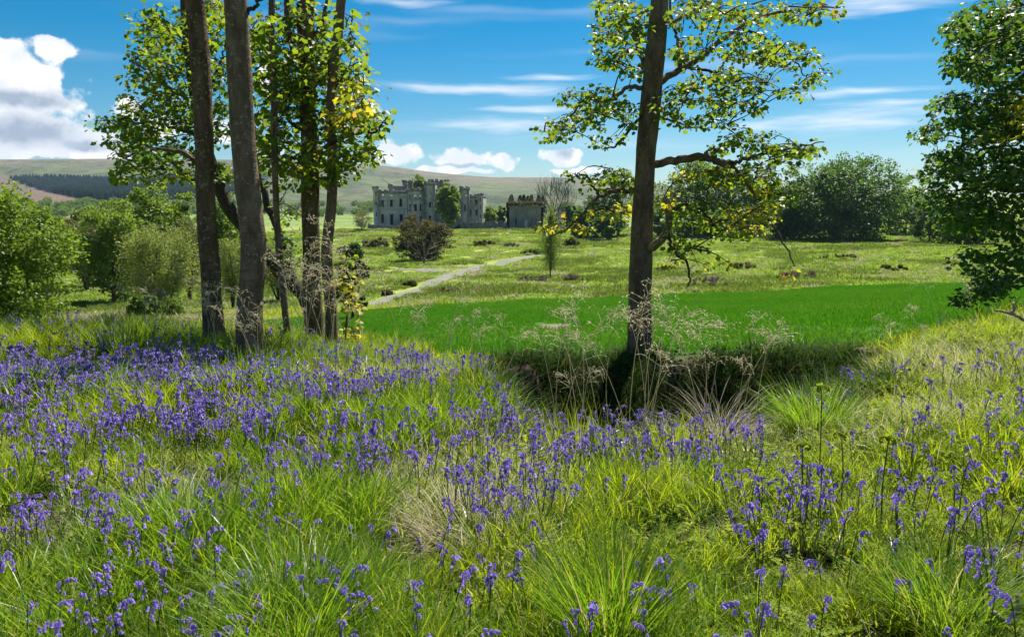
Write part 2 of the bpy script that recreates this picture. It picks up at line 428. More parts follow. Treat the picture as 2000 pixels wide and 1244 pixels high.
RIDGE = [(-1500, 340), (-700, 318), (0, 311), (240, 309), (560, 312), (700, 318), (780, 326), (860, 337), (960, 345), (1120, 346), (1300, 362), (1500, 385), (1700, 395), (2000, 398), (2700, 402)]
NR = 430
RMAX, RSPLIT = 4800.0, 900.0
rad = np.concatenate([[0.25], np.exp(np.linspace(math.log(0.6), math.log(RSPLIT), NR)), np.exp(np.linspace(math.log(RSPLIT), math.log(RMAX), 110))[1:]])
thd = np.concatenate([np.arange(-180, -48, 4.0), np.arange(-48, 48, 0.25), np.arange(48, 180, 4.0)])
th = np.radians(thd)
RR, TT = np.meshgrid(rad, th, indexing='ij')
XX = RR * np.sin(TT); YY = RR * np.cos(TT)
tcl = np.clip(TT, R(-48), R(48))
PXC = CX + F * np.tan(tcl)                       # bearing as pixel column
YD = RR * np.cos(tcl)
ck = sorted(COLS)
lip = np.clip((YD - 8.5) / 3, 0, 1) * np.clip((17 - YD) / 3, 0, 1) * (TT > R(-20)) * (TT < R(40))
YD0 = YD
YD = YD + lip * 0.55 * np.exp(-((PXC - 1245) / 90) ** 2) + lip * (1 - np.exp(-((PXC - 1245) / 90) ** 2)) * (0.9 * (fbm(PXC / 120.0, 0 * PXC + 4.0, 4, 41) - 0.5) + 0.5 * (fbm(PXC / 30.0, YD * 0.5, 2, 42) - 0.5))
colz = np.stack([np.interp(YD, [a for a, b in COLS[c]], [b for a, b in COLS[c]]) for c in ck])
YD = YD0
pxs = np.clip(PXC, ck[0], ck[-1])
k = np.clip(np.searchsorted(ck, pxs) - 1, 0, len(ck) - 2)
c0 = np.array(ck)[k]; c1 = np.array(ck)[k + 1]
u = (pxs - c0) / (c1 - c0); u = u * u * (3 - 2 * u)
ZZ = np.take_along_axis(colz, k[None], 0)[0] * (1 - u) + np.take_along_axis(colz, k[None] + 1, 0)[0] * u
# hills beyond 900 m
ridge_py = np.interp(PXC, [a for a, b in RIDGE], [b for a, b in RIDGE])
ridge_z = CAMZ + (HOR - ridge_py) / F * 2600 * np.cos(PITCH)
s = np.clip((YD - 800) / 1800, 0, 1)
prof = s ** 1.15 * (1 + 0.28 * np.sin(s * math.pi) * -1)
hillz = 8 + (ridge_z - 8) * np.clip(prof, 0, 1)
back = np.clip((YD - 2600) / 2200, 0, 1)
hillz = hillz - back * 90
gul = np.abs(fbm(XX / 260 + YY / 900, YY / 700, 4, 31) - 0.5) * 2
hillz = hillz + (fbm(XX / 330, YY / 330, 5, 11) - 0.5) * 34 * np.sin(np.clip(s, 0, 1) * math.pi) - (1 - gul) ** 5 * 26 * np.sin(s * math.pi)
wgt = np.clip((YD - 650) / 450, 0, 1); wgt = wgt * wgt * (3 - 2 * wgt)
ZZ = ZZ * (1 - wgt) + hillz * wgt
# smoothing along the radius, then natural unevenness
ker = np.array([1, 2, 3, 2, 1]) / 9.0
Zp = np.pad(ZZ, ((2, 2), (0, 0)), mode='edge')
ZZ = sum(ker[i] * Zp[i:i + len(rad)] for i in range(5))
amp_near = np.clip(1 - RR / 30, 0, 1)
ZZ += (fbm(XX * 0.9, YY * 0.9, 4, 3) - 0.5) * 0.22 * amp_near
ridgefield = np.clip((YD - 62) / 20, 0, 1) * np.clip((320 - YD) / 60, 0, 1)
ZZ += (fbm(XX / 9, YY / 9, 4, 5) - 0.5) * 0.8 * ridgefield + (fbm(XX / 2.5, YY / 2.5, 3, 6) - 0.5) * 0.35 * ridgefield
valley = np.clip((YD - 14) / 10, 0, 1) * np.clip((120 - YD) / 40, 0, 1) * np.clip((330 - PXC) / 100, 0, 1)
ZZ += (fbm(XX / 5, YY / 5, 4, 8) - 0.5) * 0.7 * valley
ZZ[0] = ZZ[0].mean()
lrad = np.log(rad)
def gz(x, y):
    """height of the ground mesh"""
    x = np.asarray(x, float); y = np.asarray(y, float)
    r = np.clip(np.hypot(x, y), rad[0], rad[-1] - 1); t = np.arctan2(x, y)
    i = np.clip(np.searchsorted(rad, r) - 1, 0, len(rad) - 2)
    j = np.clip(np.searchsorted(th, t) - 1, 0, len(th) - 2)
    fr = (r - rad[i]) / (rad[i + 1] - rad[i]); ft = np.clip((t - th[j]) / (th[j + 1] - th[j]), 0, 1)
    return (ZZ[i, j] * (1 - fr) + ZZ[i + 1, j] * fr) * (1 - ft) + (ZZ[i, j + 1] * (1 - fr) + ZZ[i + 1, j + 1] * fr) * ft
def G(px, py, y0=3.0, y1=2600.0):
    """where the sight line through (px,py) meets the ground"""
    d = px_dir(px, py); ys = np.exp(np.linspace(math.log(y0), math.log(y1), 4000))
    p = np.array([0, 0, CAMZ])[None] + d[None] * (ys / d[1])[:, None]
    below = p[:, 2] < gz(p[:, 0], p[:, 1])
    i = np.argmax(below) if below.any() else len(ys) - 1
    q = p[i].copy(); q[2] = gz(q[0], q[1])
    return q
def base(px, Y):
    """ground point at depth Y in pixel column px"""
    x = (px - CX) / F * Y
    for _ in range(4):
        z = float(gz(x, Y)); f = Y * math.cos(PITCH) - (z - CAMZ) * math.sin(PITCH)
        x = (px - CX) / F * f
    return np.array([x, Y, float(gz(x, Y))])

nT = len(th)
def ring_mesh(name, i0, i1, mat):
    idx = np.arange(i0, i1 + 1)
    v = np.stack([XX[idx], YY[idx], ZZ[idx]], -1).reshape(-1, 3)
    ii = np.arange(len(idx) - 1)[:, None] * nT; jj = np.arange(nT)[None]; j2 = (jj + 1) % nT
    q = np.stack([ii + jj, ii + nT + jj, ii + nT + j2, ii + j2], -1).reshape(-1, 4)
    faces = [q]
    if i0 == 0:
        faces.append(np.arange(nT)[::-1][None])
    return mk_mesh(name, v, faces, [mat], None, True), idx
def add_attr(me, name, vals):
    a = me.attributes.new(name, 'FLOAT', 'POINT'); a.data.foreach_set('value', np.asarray(vals, np.float32).ravel())

# ground material: zones are changes of cover (turf, rough pasture, bare soil, dead bracken)
m, t, out = new_mat('ground turf')
co = t.node('ShaderNodeTexCoord').outputs['Object']
def attr(t, name):
    return t.node('ShaderNodeAttribute', attribute_name=name).outputs['Fac']
n1 = t.noise(co, 0.09, 7, 0.65); n2 = t.noise(co, 0.6, 6, 0.7); n3 = t.noise(co, 3.0, 5, 0.7); n4 = t.noise(co, 0.03, 5, 0.6)
past = t.mix(t.ramp(n1, 0.38, 0.62), (0.17, 0.25, 0.03), (0.30, 0.34, 0.08))
past = t.mix(t.math('MULTIPLY', t.ramp(n2, 0.53, 0.68), 0.7), past, (0.09, 0.13, 0.025))
past = t.mix(t.math('MULTIPLY', t.ramp(t.noise(co, 0.14, 6, 0.7), 0.56, 0.70), 0.6), past, (0.20, 0.17, 0.11))
past = t.mix(t.math('MULTIPLY', t.ramp(n3, 0.4, 0.75), 0.4), past, (0.33, 0.35, 0.12))
near = t.mix(t.ramp(n3, 0.35, 0.65), (0.035, 0.035, 0.014), (0.075, 0.085, 0.025))
near = t.mix(t.math('MULTIPLY', t.ramp(n2, 0.55, 0.7), 0.5), near, (0.12, 0.09, 0.05))
shade_soil = t.mix(n3, (0.014, 0.012, 0.008), (0.04, 0.034, 0.02))  # bare earth made near black: the ditch's shade is painted into its colour
brown = t.mix(t.ramp(n2, 0.35, 0.65), (0.20, 0.14, 0.09), (0.30, 0.25, 0.14))
farf = t.mix(t.ramp(n4, 0.45, 0.55), (0.13, 0.21, 0.04), (0.20, 0.25, 0.08))
col = t.mix(attr(t, 'pasture'), near, past)
col = t.mix(attr(t, 'far'), col, farf)
col = t.mix(t.math('MULTIPLY', attr(t, 'brown'), t.ramp(n2, 0.25, 0.5)), col, brown)
col = t.mix(attr(t, 'shade_soil'), col, shade_soil)
t.l.new(bsdf(t, col, 0.95, 0.1, bump(t, t.math('ADD', n2, t.math('MULTIPLY', n3, 0.5)), 0.8, 0.25)), out.inputs[0])
M['ground'] = m
m, t, out = new_mat('moorland')
co = t.node('ShaderNodeTexCoord').outputs['Object']
n1 = t.noise(co, 0.0045, 8, 0.62, 0.4); n2 = t.noise(co, 0.02, 7, 0.65); n3 = t.noise(t.vmath('MULTIPLY', co, (1, 0.35, 1)), 0.012, 6, 0.7, 1.2)
col = t.mix(t.ramp(n1, 0.42, 0.6), (0.072, 0.098, 0.042), (0.13, 0.14, 0.072))
col = t.mix(t.math('MULTIPLY', t.ramp(n2, 0.48, 0.66), 0.6), col, (0.15, 0.13, 0.09))
col = t.mix(t.math('MULTIPLY', t.ramp(n3, 0.54, 0.64), 0.85), col, (0.05, 0.06, 0.032))
col = t.mix(t.math('MULTIPLY', t.ramp(t.noise(co, 0.008, 6, 0.6), 0.55, 0.65), 0.5), col, (0.14, 0.19, 0.05))
col = t.mix(t.math('MULTIPLY', attr(t, 'crest'), t.ramp(n2, 0.35, 0.6)), col, (0.19, 0.155, 0.115))
col = t.mix(t.math('MULTIPLY', attr(t, 'heather'), t.ramp(n2, 0.28, 0.5)), col, (0.16, 0.115, 0.085))
col = t.mix(attr(t, 'wooded'), col, (0.02, 0.03, 0.018))
col = t.mix(attr(t, 'lowland'), col, t.mix(t.ramp(n2, 0.47, 0.53), (0.075, 0.13, 0.025), (0.06, 0.075, 0.035)))
t.l.new(bsdf(t, col, 0.95, 0.05, bump(t, t.math('ADD', n2, n3), 0.8, 12.0)), out.inputs[0])
M['hill'] = m
isp = int(np.searchsorted(rad, RSPLIT - 0.01))
me, idx = ring_mesh('ground', 0, isp, M['ground'])
sub = (slice(0, isp + 1), slice(None))
pxx, pyy = proj(XX[sub], YY[sub], ZZ[sub])
def sstep(x, a, b):
    u = np.clip((x - a) / (b - a), 0, 1); return u * u * (3 - 2 * u)
add_attr(me, 'pasture', sstep(YD[sub], 12, 20))
add_attr(me, 'far', sstep(YD[sub], 330, 480))
add_attr(me, 'shade_soil', sstep(YD[sub], 7.5, 9.5) * sstep(YD[sub], 13.7, 13.2) * sstep(pxx, 900, 1040) * sstep(pxx, 1800, 1650))
brn = np.exp(-((pxx - 190) / 130) ** 2 - ((pyy - 605) / 26) ** 2) + 0.8 * np.exp(-((pxx - 420) / 150) ** 2 - ((pyy - 636) / 8) ** 2)
add_attr(me, 'brown', np.clip(brn, 0, 1) * (YD[sub] > 25))
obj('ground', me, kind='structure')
me, idx = ring_mesh('hills', isp, len(rad) - 1, M['hill'])
sub = (slice(isp, None), slice(None))
pxx, pyy = proj(XX[sub], YY[sub], ZZ[sub])
add_attr(me, 'crest', sstep(pyy, ridge_py[sub] + 22, ridge_py[sub] + 4))
hb = np.clip(1.3 - np.hypot((pxx - 40) / 150, (pyy - 382) / 24), 0, 1)
hb = np.maximum(hb, 0.6 * sstep(pxx, 260, 0) * sstep(pyy, 335, 350) * sstep(pyy, 420, 400))
add_attr(me, 'heather', np.clip(hb * 1.5, 0, 1))
low_edge = [(-60, 345), (20, 352), (60, 366), (110, 380), (180, 394), (260, 396), (390, 388), (480, 380), (540, 340)]
top_edge = [(-60, 348), (20, 348), (60, 345), (150, 347), (260, 352), (390, 338), (480, 336), (540, 340)]
add_attr(me, 'wooded', sstep(pyy, np.interp(pxx, *zip(*top_edge)) - 1, np.interp(pxx, *zip(*top_edge)) + 3) * sstep(pyy, np.interp(pxx, *zip(*low_edge)) + 1, np.interp(pxx, *zip(*low_edge)) - 3) * (np.abs(pxx - 240) < 300) * (YY[sub] > 0))
add_attr(me, 'lowland', sstep(pyy, 400, 412))
obj('hills', me, kind='structure')

# ------------------------------------------------------------------ field of young crop
FIELD_FAR = [(230, 43), (330, 44), (460, 46), (600, 50), (700, 58), (800, 61), (1000, 62), (1300, 63), (1600, 64), (1900, 66), (2300, 68)]
FIELD_NEAR = [(230, 33), (330, 27), (460, 22), (600, 18), (700, 15.5), (860, 14.2), (1000, 13.75), (1300, 13.65), (1600, 13.75), (1800, 14.4), (1900, 15.6), (2000, 17), (2300, 24)]
m, t, out = new_mat('crop field')
co = t.node('ShaderNodeTexCoord').outputs['Object']
n1 = t.noise(co, 0.15, 6, 0.6); n2 = t.noise(co, 4.0, 6, 0.75)
col = t.mix(t.ramp(n1, 0.3, 0.7), (0.034, 0.12, 0.005), (0.065, 0.165, 0.008))
col = t.mix(t.math('MULTIPLY', t.ramp(n2, 0.45, 0.7), 0.5), col, (0.012, 0.085, 0.005))
col = t.mix(attr(t, 'bare'), col, t.mix(n2, (0.16, 0.12, 0.08), (0.30, 0.23, 0.16)))
t.l.new(bsdf(t, col, 0.8, 0.15, bump(t, n2, 0.9, 0.12)), out.inputs[0])
M['field'] = m
fpx = np.linspace(230, 2300, 260)
nrow = 110
vv = []; bare = []
BARE = [(1085, 640, 50, 7), (1040, 661, 30, 4), (1430, 668, 45, 4)]
for p in fpx:
    y0 = np.interp(p, *zip(*FIELD_NEAR)); y1 = np.interp(p, *zip(*FIELD_FAR)) + 1.2 * (vnoise(p / 60.0, 3.3, 4) - 0.5)
    ys = np.exp(np.linspace(math.log(y0), math.log(y1), nrow))
    xs = (p - CX) / F * ys * 1.0
    for it in range(2):
        zz = gz(xs, ys); xs = (p - CX) / F * (ys * math.cos(PITCH) - (zz - CAMZ) * math.sin(PITCH))
    zz = gz(xs, ys) + 0.035
    zz[0] -= 0.30; zz[1] -= 0.08; zz[-1] -= 0.25
    vv.append(np.stack([xs, ys, zz], -1))
vv = np.array(vv)
fp, fq = proj(vv[..., 0], vv[..., 1], vv[..., 2])
bare = sum(np.clip(1.6 - 1.3 * np.hypot((fp - a) / c, (fq - b) / d) + 0.9 * (fbm(vv[..., 0] * 2, vv[..., 1] * 2, 3, 9) - 0.5), 0, 1) for a, b, c, d in BARE)
i = np.arange(len(fpx) - 1)[:, None] * nrow; j = np.arange(nrow - 1)[None]
q = np.stack([i + j, i + nrow + j, i + nrow + j + 1, i + j + 1], -1).reshape(-1, 4)
me = mk_mesh('crop_field', vv.reshape(-1, 3), [q], [M['field']], None, True)
add_attr(me, 'bare', np.clip(bare, 0, 1))
obj('crop_field', me, kind='structure')
def in_field(x, y, z, grow=0.0):
    px_, _ = proj(x, y, z)
    return (y > np.interp(px_, *zip(*FIELD_NEAR)) - grow) & (y < np.interp(px_, *zip(*FIELD_FAR)) + grow) & (px_ > 230) & (px_ < 2290)

# ------------------------------------------------------------------ farm track
m, t, out = new_mat('gravel track')
co = t.node('ShaderNodeTexCoord').outputs['Object']
n1 = t.noise(co, 1.2, 6, 0.65); n2 = t.noise(co, 0.5, 5, 0.65)
col = t.mix(n1, (0.15, 0.14, 0.125), (0.27, 0.255, 0.235))
col = t.mix(t.math('MULTIPLY', t.ramp(t.math('ADD', n2, t.math('MULTIPLY', attr(t, 'verge'), 0.35)), 0.58, 0.72), 0.45), col, (0.14, 0.20, 0.04))
t.l.new(bsdf(t, col, 0.95, 0.1, bump(t, n1, 0.7, 0.1)), out.inputs[0])
M['track'] = m
def track(name, pts, w0, w1):
    c = np.array([G(a, b) for a, b in pts])[:, :2]
    c = spline(np.c_[c, np.zeros(len(c))], 90)[:, :2]
    t_ = unit(np.gradient(c, axis=0)); nr = np.stack([-t_[:, 1], t_[:, 0]], 1)
    w_ = np.linspace(w0, w1, len(c)) * (0.75 + 0.4 * vnoise(np.arange(len(c)) / 4.0, 0 * c[:, 0], 21))
    off = np.linspace(-.5, .5, 9)
    xy = c[:, None] + nr[:, None] * (off[None, :, None] * w_[:, None, None])
    z = gz(xy[..., 0], xy[..., 1]) + 0.06 + 0.05 * (0.25 - off ** 2)[None]
    v = np.concatenate([xy, z[..., None]], -1).reshape(-1, 3)
    a = np.arange(len(c) - 1)[:, None] * 9; b = np.arange(8)[None]
    q = np.stack([a + b, a + b + 1, a + 9 + b + 1, a + 9 + b], -1).reshape(-1, 4)
    tm = mk_mesh(name, v, [q], [M['track']], None, True)
    add_attr(tm, 'verge', np.tile(np.maximum(np.abs(off) * 2, 1 - 5 * np.abs(off)) ** 2, len(c)))
    obj(name, tm, kind='structure')
track('track', [(700, 605), (755, 588), (810, 570), (850, 552), (885, 538), (940, 523), (995, 509), (1050, 499)], 2.2, 3.8)
track('track', [(872, 536), (850, 531), (815, 527), (770, 527)], 3.0, 2.0)

# ================================================================== stuff by geometry nodes
def scatter(name, pts, rot, scl, idx, sources, label, cat):
    """one 'stuff' object: the source meshes strewn over pts"""
    colx = bpy.data.collections.new(name + ' kinds')
    for i_, me_ in enumerate(sources):
        o_ = bpy.data.objects.new('%02d' % i_ + '_' + me_.name, me_)
        colx.objects.link(o_)
    me = bpy.data.meshes.new(name)
    me.vertices.add(len(pts)); me.vertices.foreach_set('co', np.asarray(pts, np.float32).ravel())
    a = me.attributes.new('rot', 'FLOAT_VECTOR', 'POINT'); a.data.foreach_set('vector', np.asarray(rot, np.float32).ravel())
    a = me.attributes.new('scl', 'FLOAT', 'POINT'); a.data.foreach_set('value', np.asarray(scl, np.float32))
    a = me.attributes.new('idx', 'INT', 'POINT'); a.data.foreach_set('value', np.asarray(idx, np.int32))
    me.update()
    o = obj(name, me, label=label, cat=cat, kind='stuff')
    ng = bpy.data.node_groups.new(name, 'GeometryNodeTree')
    ng.interface.new_socket('Geometry', in_out='INPUT', socket_type='NodeSocketGeometry')
    ng.interface.new_socket('Geometry', in_out='OUTPUT', socket_type='NodeSocketGeometry')
    gi = ng.nodes.new('NodeGroupInput'); go = ng.nodes.new('NodeGroupOutput')
    ci = ng.nodes.new('GeometryNodeCollectionInfo')
    ci.inputs['Collection'].default_value = colx
    ci.inputs['Separate Children'].default_value = True
    ci.inputs['Reset Children'].default_value = True
    ip = ng.nodes.new('GeometryNodeInstanceOnPoints')
    ip.inputs['Pick Instance'].default_value = True
    def named(nm, typ):
        nd = ng.nodes.new('GeometryNodeInputNamedAttribute'); nd.data_type = typ
        nd.inputs['Name'].default_value = nm
        return nd.outputs['Attribute']
    er = ng.nodes.new('FunctionNodeEulerToRotation')
    ng.links.new(named('rot', 'FLOAT_VECTOR'), er.inputs[0])
    ng.links.new(gi.outputs[0], ip.inputs['Points'])
    ng.links.new(ci.outputs[0], ip.inputs['Instance'])
    ng.links.new(named('idx', 'INT'), ip.inputs['Instance Index'])
    ng.links.new(er.outputs[0], ip.inputs['Rotation'])
    ng.links.new(named('scl', 'FLOAT'), ip.inputs['Scale'])
    ng.links.new(ip.outputs[0], go.inputs[0])
    md = o.modifiers.new('strewn', 'NODES'); md.node_group = ng
    return o

def blades(n, h0, h1, w, spread, lean0, lean1, droop, seg=3, rs=None):
    """n grass blades rising from a small disc; returns verts, faces"""
    rs = rs or rng
    az_ = rs.uniform(0, 2 * np.pi, n); rr_ = spread * np.sqrt(rs.uniform(0, 1, n)); ph = rs.uniform(0, 2 * np.pi, n)
    root = np.stack([rr_ * np.cos(ph), rr_ * np.sin(ph), np.zeros(n) - 0.02], 1)
    out_ = np.where(rs.uniform(0, 1, n) < 0.65, ph, az_)
    d = np.stack([np.cos(out_), np.sin(out_), 0 * out_], 1)
    h = rs.uniform(h0, h1, n); lean = rs.uniform(lean0, lean1, n); dr = rs.uniform(0.4, 1.0, n) * droop
    t_ = np.linspace(0, 1, seg + 1)
    ang_ = lean[:, None] + dr[:, None] * t_[None] ** 1.3
    stp = h[:, None] / seg
    hor = np.concatenate([np.zeros((n, 1)), np.cumsum(np.sin(ang_[:, :-1] + dr[:, None] * 0.15) * stp, 1)], 1)
    ver = np.concatenate([np.zeros((n, 1)), np.cumsum(np.cos(ang_[:, :-1] + dr[:, None] * 0.15) * stp, 1)], 1)
    c = root[:, None] + d[:, None] * hor[..., None] + np.array([0, 0, 1.0]) * ver[..., None]
    tw = rs.uniform(0, np.pi, n)
    sd = np.stack([-np.sin(out_ + 0.8 * np.cos(tw)), np.cos(out_ + 0.8 * np.cos(tw)), 0.3 * np.sin(tw)], 1)
    ww = w * rs.uniform(0.6, 1.3, n)[:, None] * (np.array([0.7] + [1.0 - 0.75 * (k_ / seg) ** 2 for k_ in range(1, seg + 1)]))[None]
    L = c - sd[:, None] * ww[..., None] / 2; Rr = c + sd[:, None] * ww[..., None] / 2
    v = np.stack([L[:, :-1], Rr[:, :-1]], 2).reshape(n, 2 * seg, 3)
    v = np.concatenate([v, c[:, -1:]], 1)
    nv = 2 * seg + 1
    off = (np.arange(n) * nv)[:, None]
    qs = [off + np.array([2 * k_, 2 * k_ + 1, 2 * k_ + 3, 2 * k_ + 2]) for k_ in range(seg - 1)]
    tr = off + np.array([2 * seg - 2, 2 * seg - 1, 2 * seg])
    return v.reshape(-1, 3), [np.concatenate(qs), tr]

def grass_mesh(name, mat, *a, **k):
    v, f = blades(*a, **k)
    return mk_mesh(name, v, f, [mat])

# ================================================================== trees
def cluster_leaves(c, n, size, spread, rs, updir=0.3):
    th_ = rs.uniform(0, 2 * np.pi, n); dz = rs.uniform(-0.7, 0.45, n)
    d = unit(np.stack([np.cos(th_), np.sin(th_), dz], 1))
    pos = c + d * (spread * rs.uniform(0.25, 1.0, n) ** 0.7)[:, None]
    dr = unit(d + np.array([0, 0, -0.35]) + rs.normal(0, 0.35, (n, 3)))
    nr = unit(np.array([0, 0, 1.0]) + 0.6 * d + rs.normal(0, 0.55, (n, 3)))
    return pos, dr, nr, size * rs.uniform(0.6, 1.25, n)

def limb_pts(lst, Y):
    """list of (px, py[, depth offset]) -> world points"""
    return np.array([P(a[0], a[1], Y + (a[2] if len(a) > 2 else 0)) for a in lst])

def leafy_tree(label, Y, trunk, r0, r1, limbs, regions, leaf_mats, leaf_size, per_cluster, dens, seed, cat='tree', name='sycamore_tree',
               bark='bark', spread=0.15, depth=1.3, single=0, limb_mat=None, sides=20, rise=0.0, flare=1.5, group=None, rough=0.13, dshift=0.0):
    """a tree near the camera: trunk and limbs along given lines, twigs grown to leaf clusters in given regions
       regions: (px, py, rx, ry, material key)"""
    rs = np.random.default_rng(seed)
    b = base(trunk[0][0], Y)
    tp = limb_pts(trunk, Y); tp[0] = b + np.array([0, 0, -0.12])
    # continue the stem above the frame
    top = tp[-1] + (tp[-1] - tp[-2]) / np.linalg.norm(tp[-1] - tp[-2]) * rise if rise else None
    if rise: tp = np.vstack([tp, top])
    root = thing(name, label, cat, b, 0, group)
    sp = spline(tp, 70)
    s_ = np.linspace(0, 1, 70)
    rr = r0 + (r1 - r0) * s_ ** 0.8
    hgt = sp[:, 2] - b[2]
    rr = rr * (1 + (flare - 1) * np.exp(-np.clip(hgt + 0.1, 0, 9) / 0.22))
    swell = 1 + 0.10 * (fbm(hgt * 0.9 + seed, 0 * hgt + 1.3, 3, seed) - 0.5) * 2
    sp = sp + np.c_[0.03 * (fbm(hgt * 0.8, 0 * hgt + 2, 3, seed + 5) - 0.5), 0 * hgt, 0 * hgt] * np.clip(hgt, 0, 1)[:, None]
    v, f = tube(sp - b, rr * swell, sides, True, rough, seed)
    obj('trunk', mk_mesh('trunk', v, f, [M[bark]], None, True), root)
    nodes = [sp[10:] - b]; 
    for li, (lst, ra, rb) in enumerate(limbs):
        lp = limb_pts(lst, Y)
        q = spline(lp, 26)
        q[1:-1] += rs.normal(0, 0.012, (24, 3))
        v, f = tube(q - b, np.linspace(ra, rb, 26), 9, True, 0.14, seed + li)
        obj('branch', mk_mesh('branch', v, f, [M[(limb_mat or {}).get(li, bark if ra > 0.03 else 'twig')]], None, True), root)
        nodes.append(q - b)
    nodes = np.concatenate(nodes)
    # cluster centres
    cen = []; kinds = []
    for (cx, cy, rx, ry, mk) in regions:
        n_ = max(1, int(math.pi * rx * ry * dens))
        for _ in range(n_):
            a_ = rs.uniform(0, 2 * math.pi); q_ = math.sqrt(rs.uniform(0, 1))
            cen.append(P(cx + rx * q_ * math.cos(a_), cy + ry * q_ * math.sin(a_), Y + dshift + rs.normal(0, depth * 0.5)) - b); kinds.append(mk)
    cen = np.array(cen); kinds = np.array(kinds)
    d0 = np.array([np.min(np.linalg.norm(nodes - c, axis=1)) for c in cen])
    tw = Geo(); gone = []
    for k_ in np.argsort(d0):
        c = cen[k_]
        dd = np.linalg.norm(nodes - c, axis=1) + 0.9 * np.maximum(0, nodes[:, 2] - c[2]) + 0.5 * np.maximum(0, c[2] - nodes[:, 2])
        p0 = nodes[np.argmin(dd)]
        ln = np.linalg.norm(c - p0)
        if ln < 0.02: continue
        if ln > 0.85 * Y / 13:
            gone.append(k_); continue
        mid = p0 + (c - p0) * 0.5 + np.array([0, 0, 0.10 * ln]) + rs.normal(0, 0.05 * ln, 3)
        q = spline([p0, mid, c], 6)
        v, f = tube(q, np.linspace(min(0.018, 0.005 + 0.012 * ln), 0.0035, 6), 4, False)
        tw.add(v, f)
        nodes = np.vstack([nodes, q[1:]])
    if tw.v: obj('twigs', tw.mesh('twigs', [M['twig']], True), root, kind='stuff')
    stay = np.setdiff1d(np.arange(len(cen)), gone); cen = cen[stay]; kinds = kinds[stay]
    # leaves: the largest few hundred singly, the rest together
    for mk in sorted(set(kinds)):
        cs = cen[kinds == mk]
        arr = [cluster_leaves(c, int(rs.integers(per_cluster[0], per_cluster[1])), leaf_size, spread * rs.uniform(0.7, 1.4), rs) for c in cs]
        pos, dr, nr, sz = [np.concatenate(z_) for z_ in zip(*arr)]
        ns = 0
        if single and mk == max(set(kinds), key=list(kinds).count):
            single = min(single, len(sz) // 2)
            order = np.argsort(-sz)
            one, rest = order[:single], order[single:]
            lv, lf = LEAF_P
            lme = mk_mesh('leaf', lv, lf, [leaf_mats[mk]])
            from mathutils import Matrix
            for i_ in one:
                d_ = unit(dr[i_]); s2 = unit(np.cross(d_, nr[i_])); n2_ = np.cross(s2, d_)
                o_ = obj('leaf', lme, root)
                mm = Matrix(((s2[0], d_[0], n2_[0], 0), (s2[1], d_[1], n2_[1], 0), (s2[2], d_[2], n2_[2], 0), (0, 0, 0, 1)))
                o_.rotation_euler = mm.to_euler(); o_.scale = (sz[i_],) * 3; o_.location = pos[i_]
            pos, dr, nr, sz = pos[rest], dr[rest], nr[rest], sz[rest]
        v, f = leaves(pos, dr, nr, sz, LEAF_P)
        o_ = obj('foliage', mk_mesh('foliage', v, f, [leaf_mats[mk]]), root, kind='stuff')
    return root

LM = {'s': M['leaf_syc'], 'y': M['leaf_young'], 'd': M['leaf_dark'], 'g': M['leaf_green']}

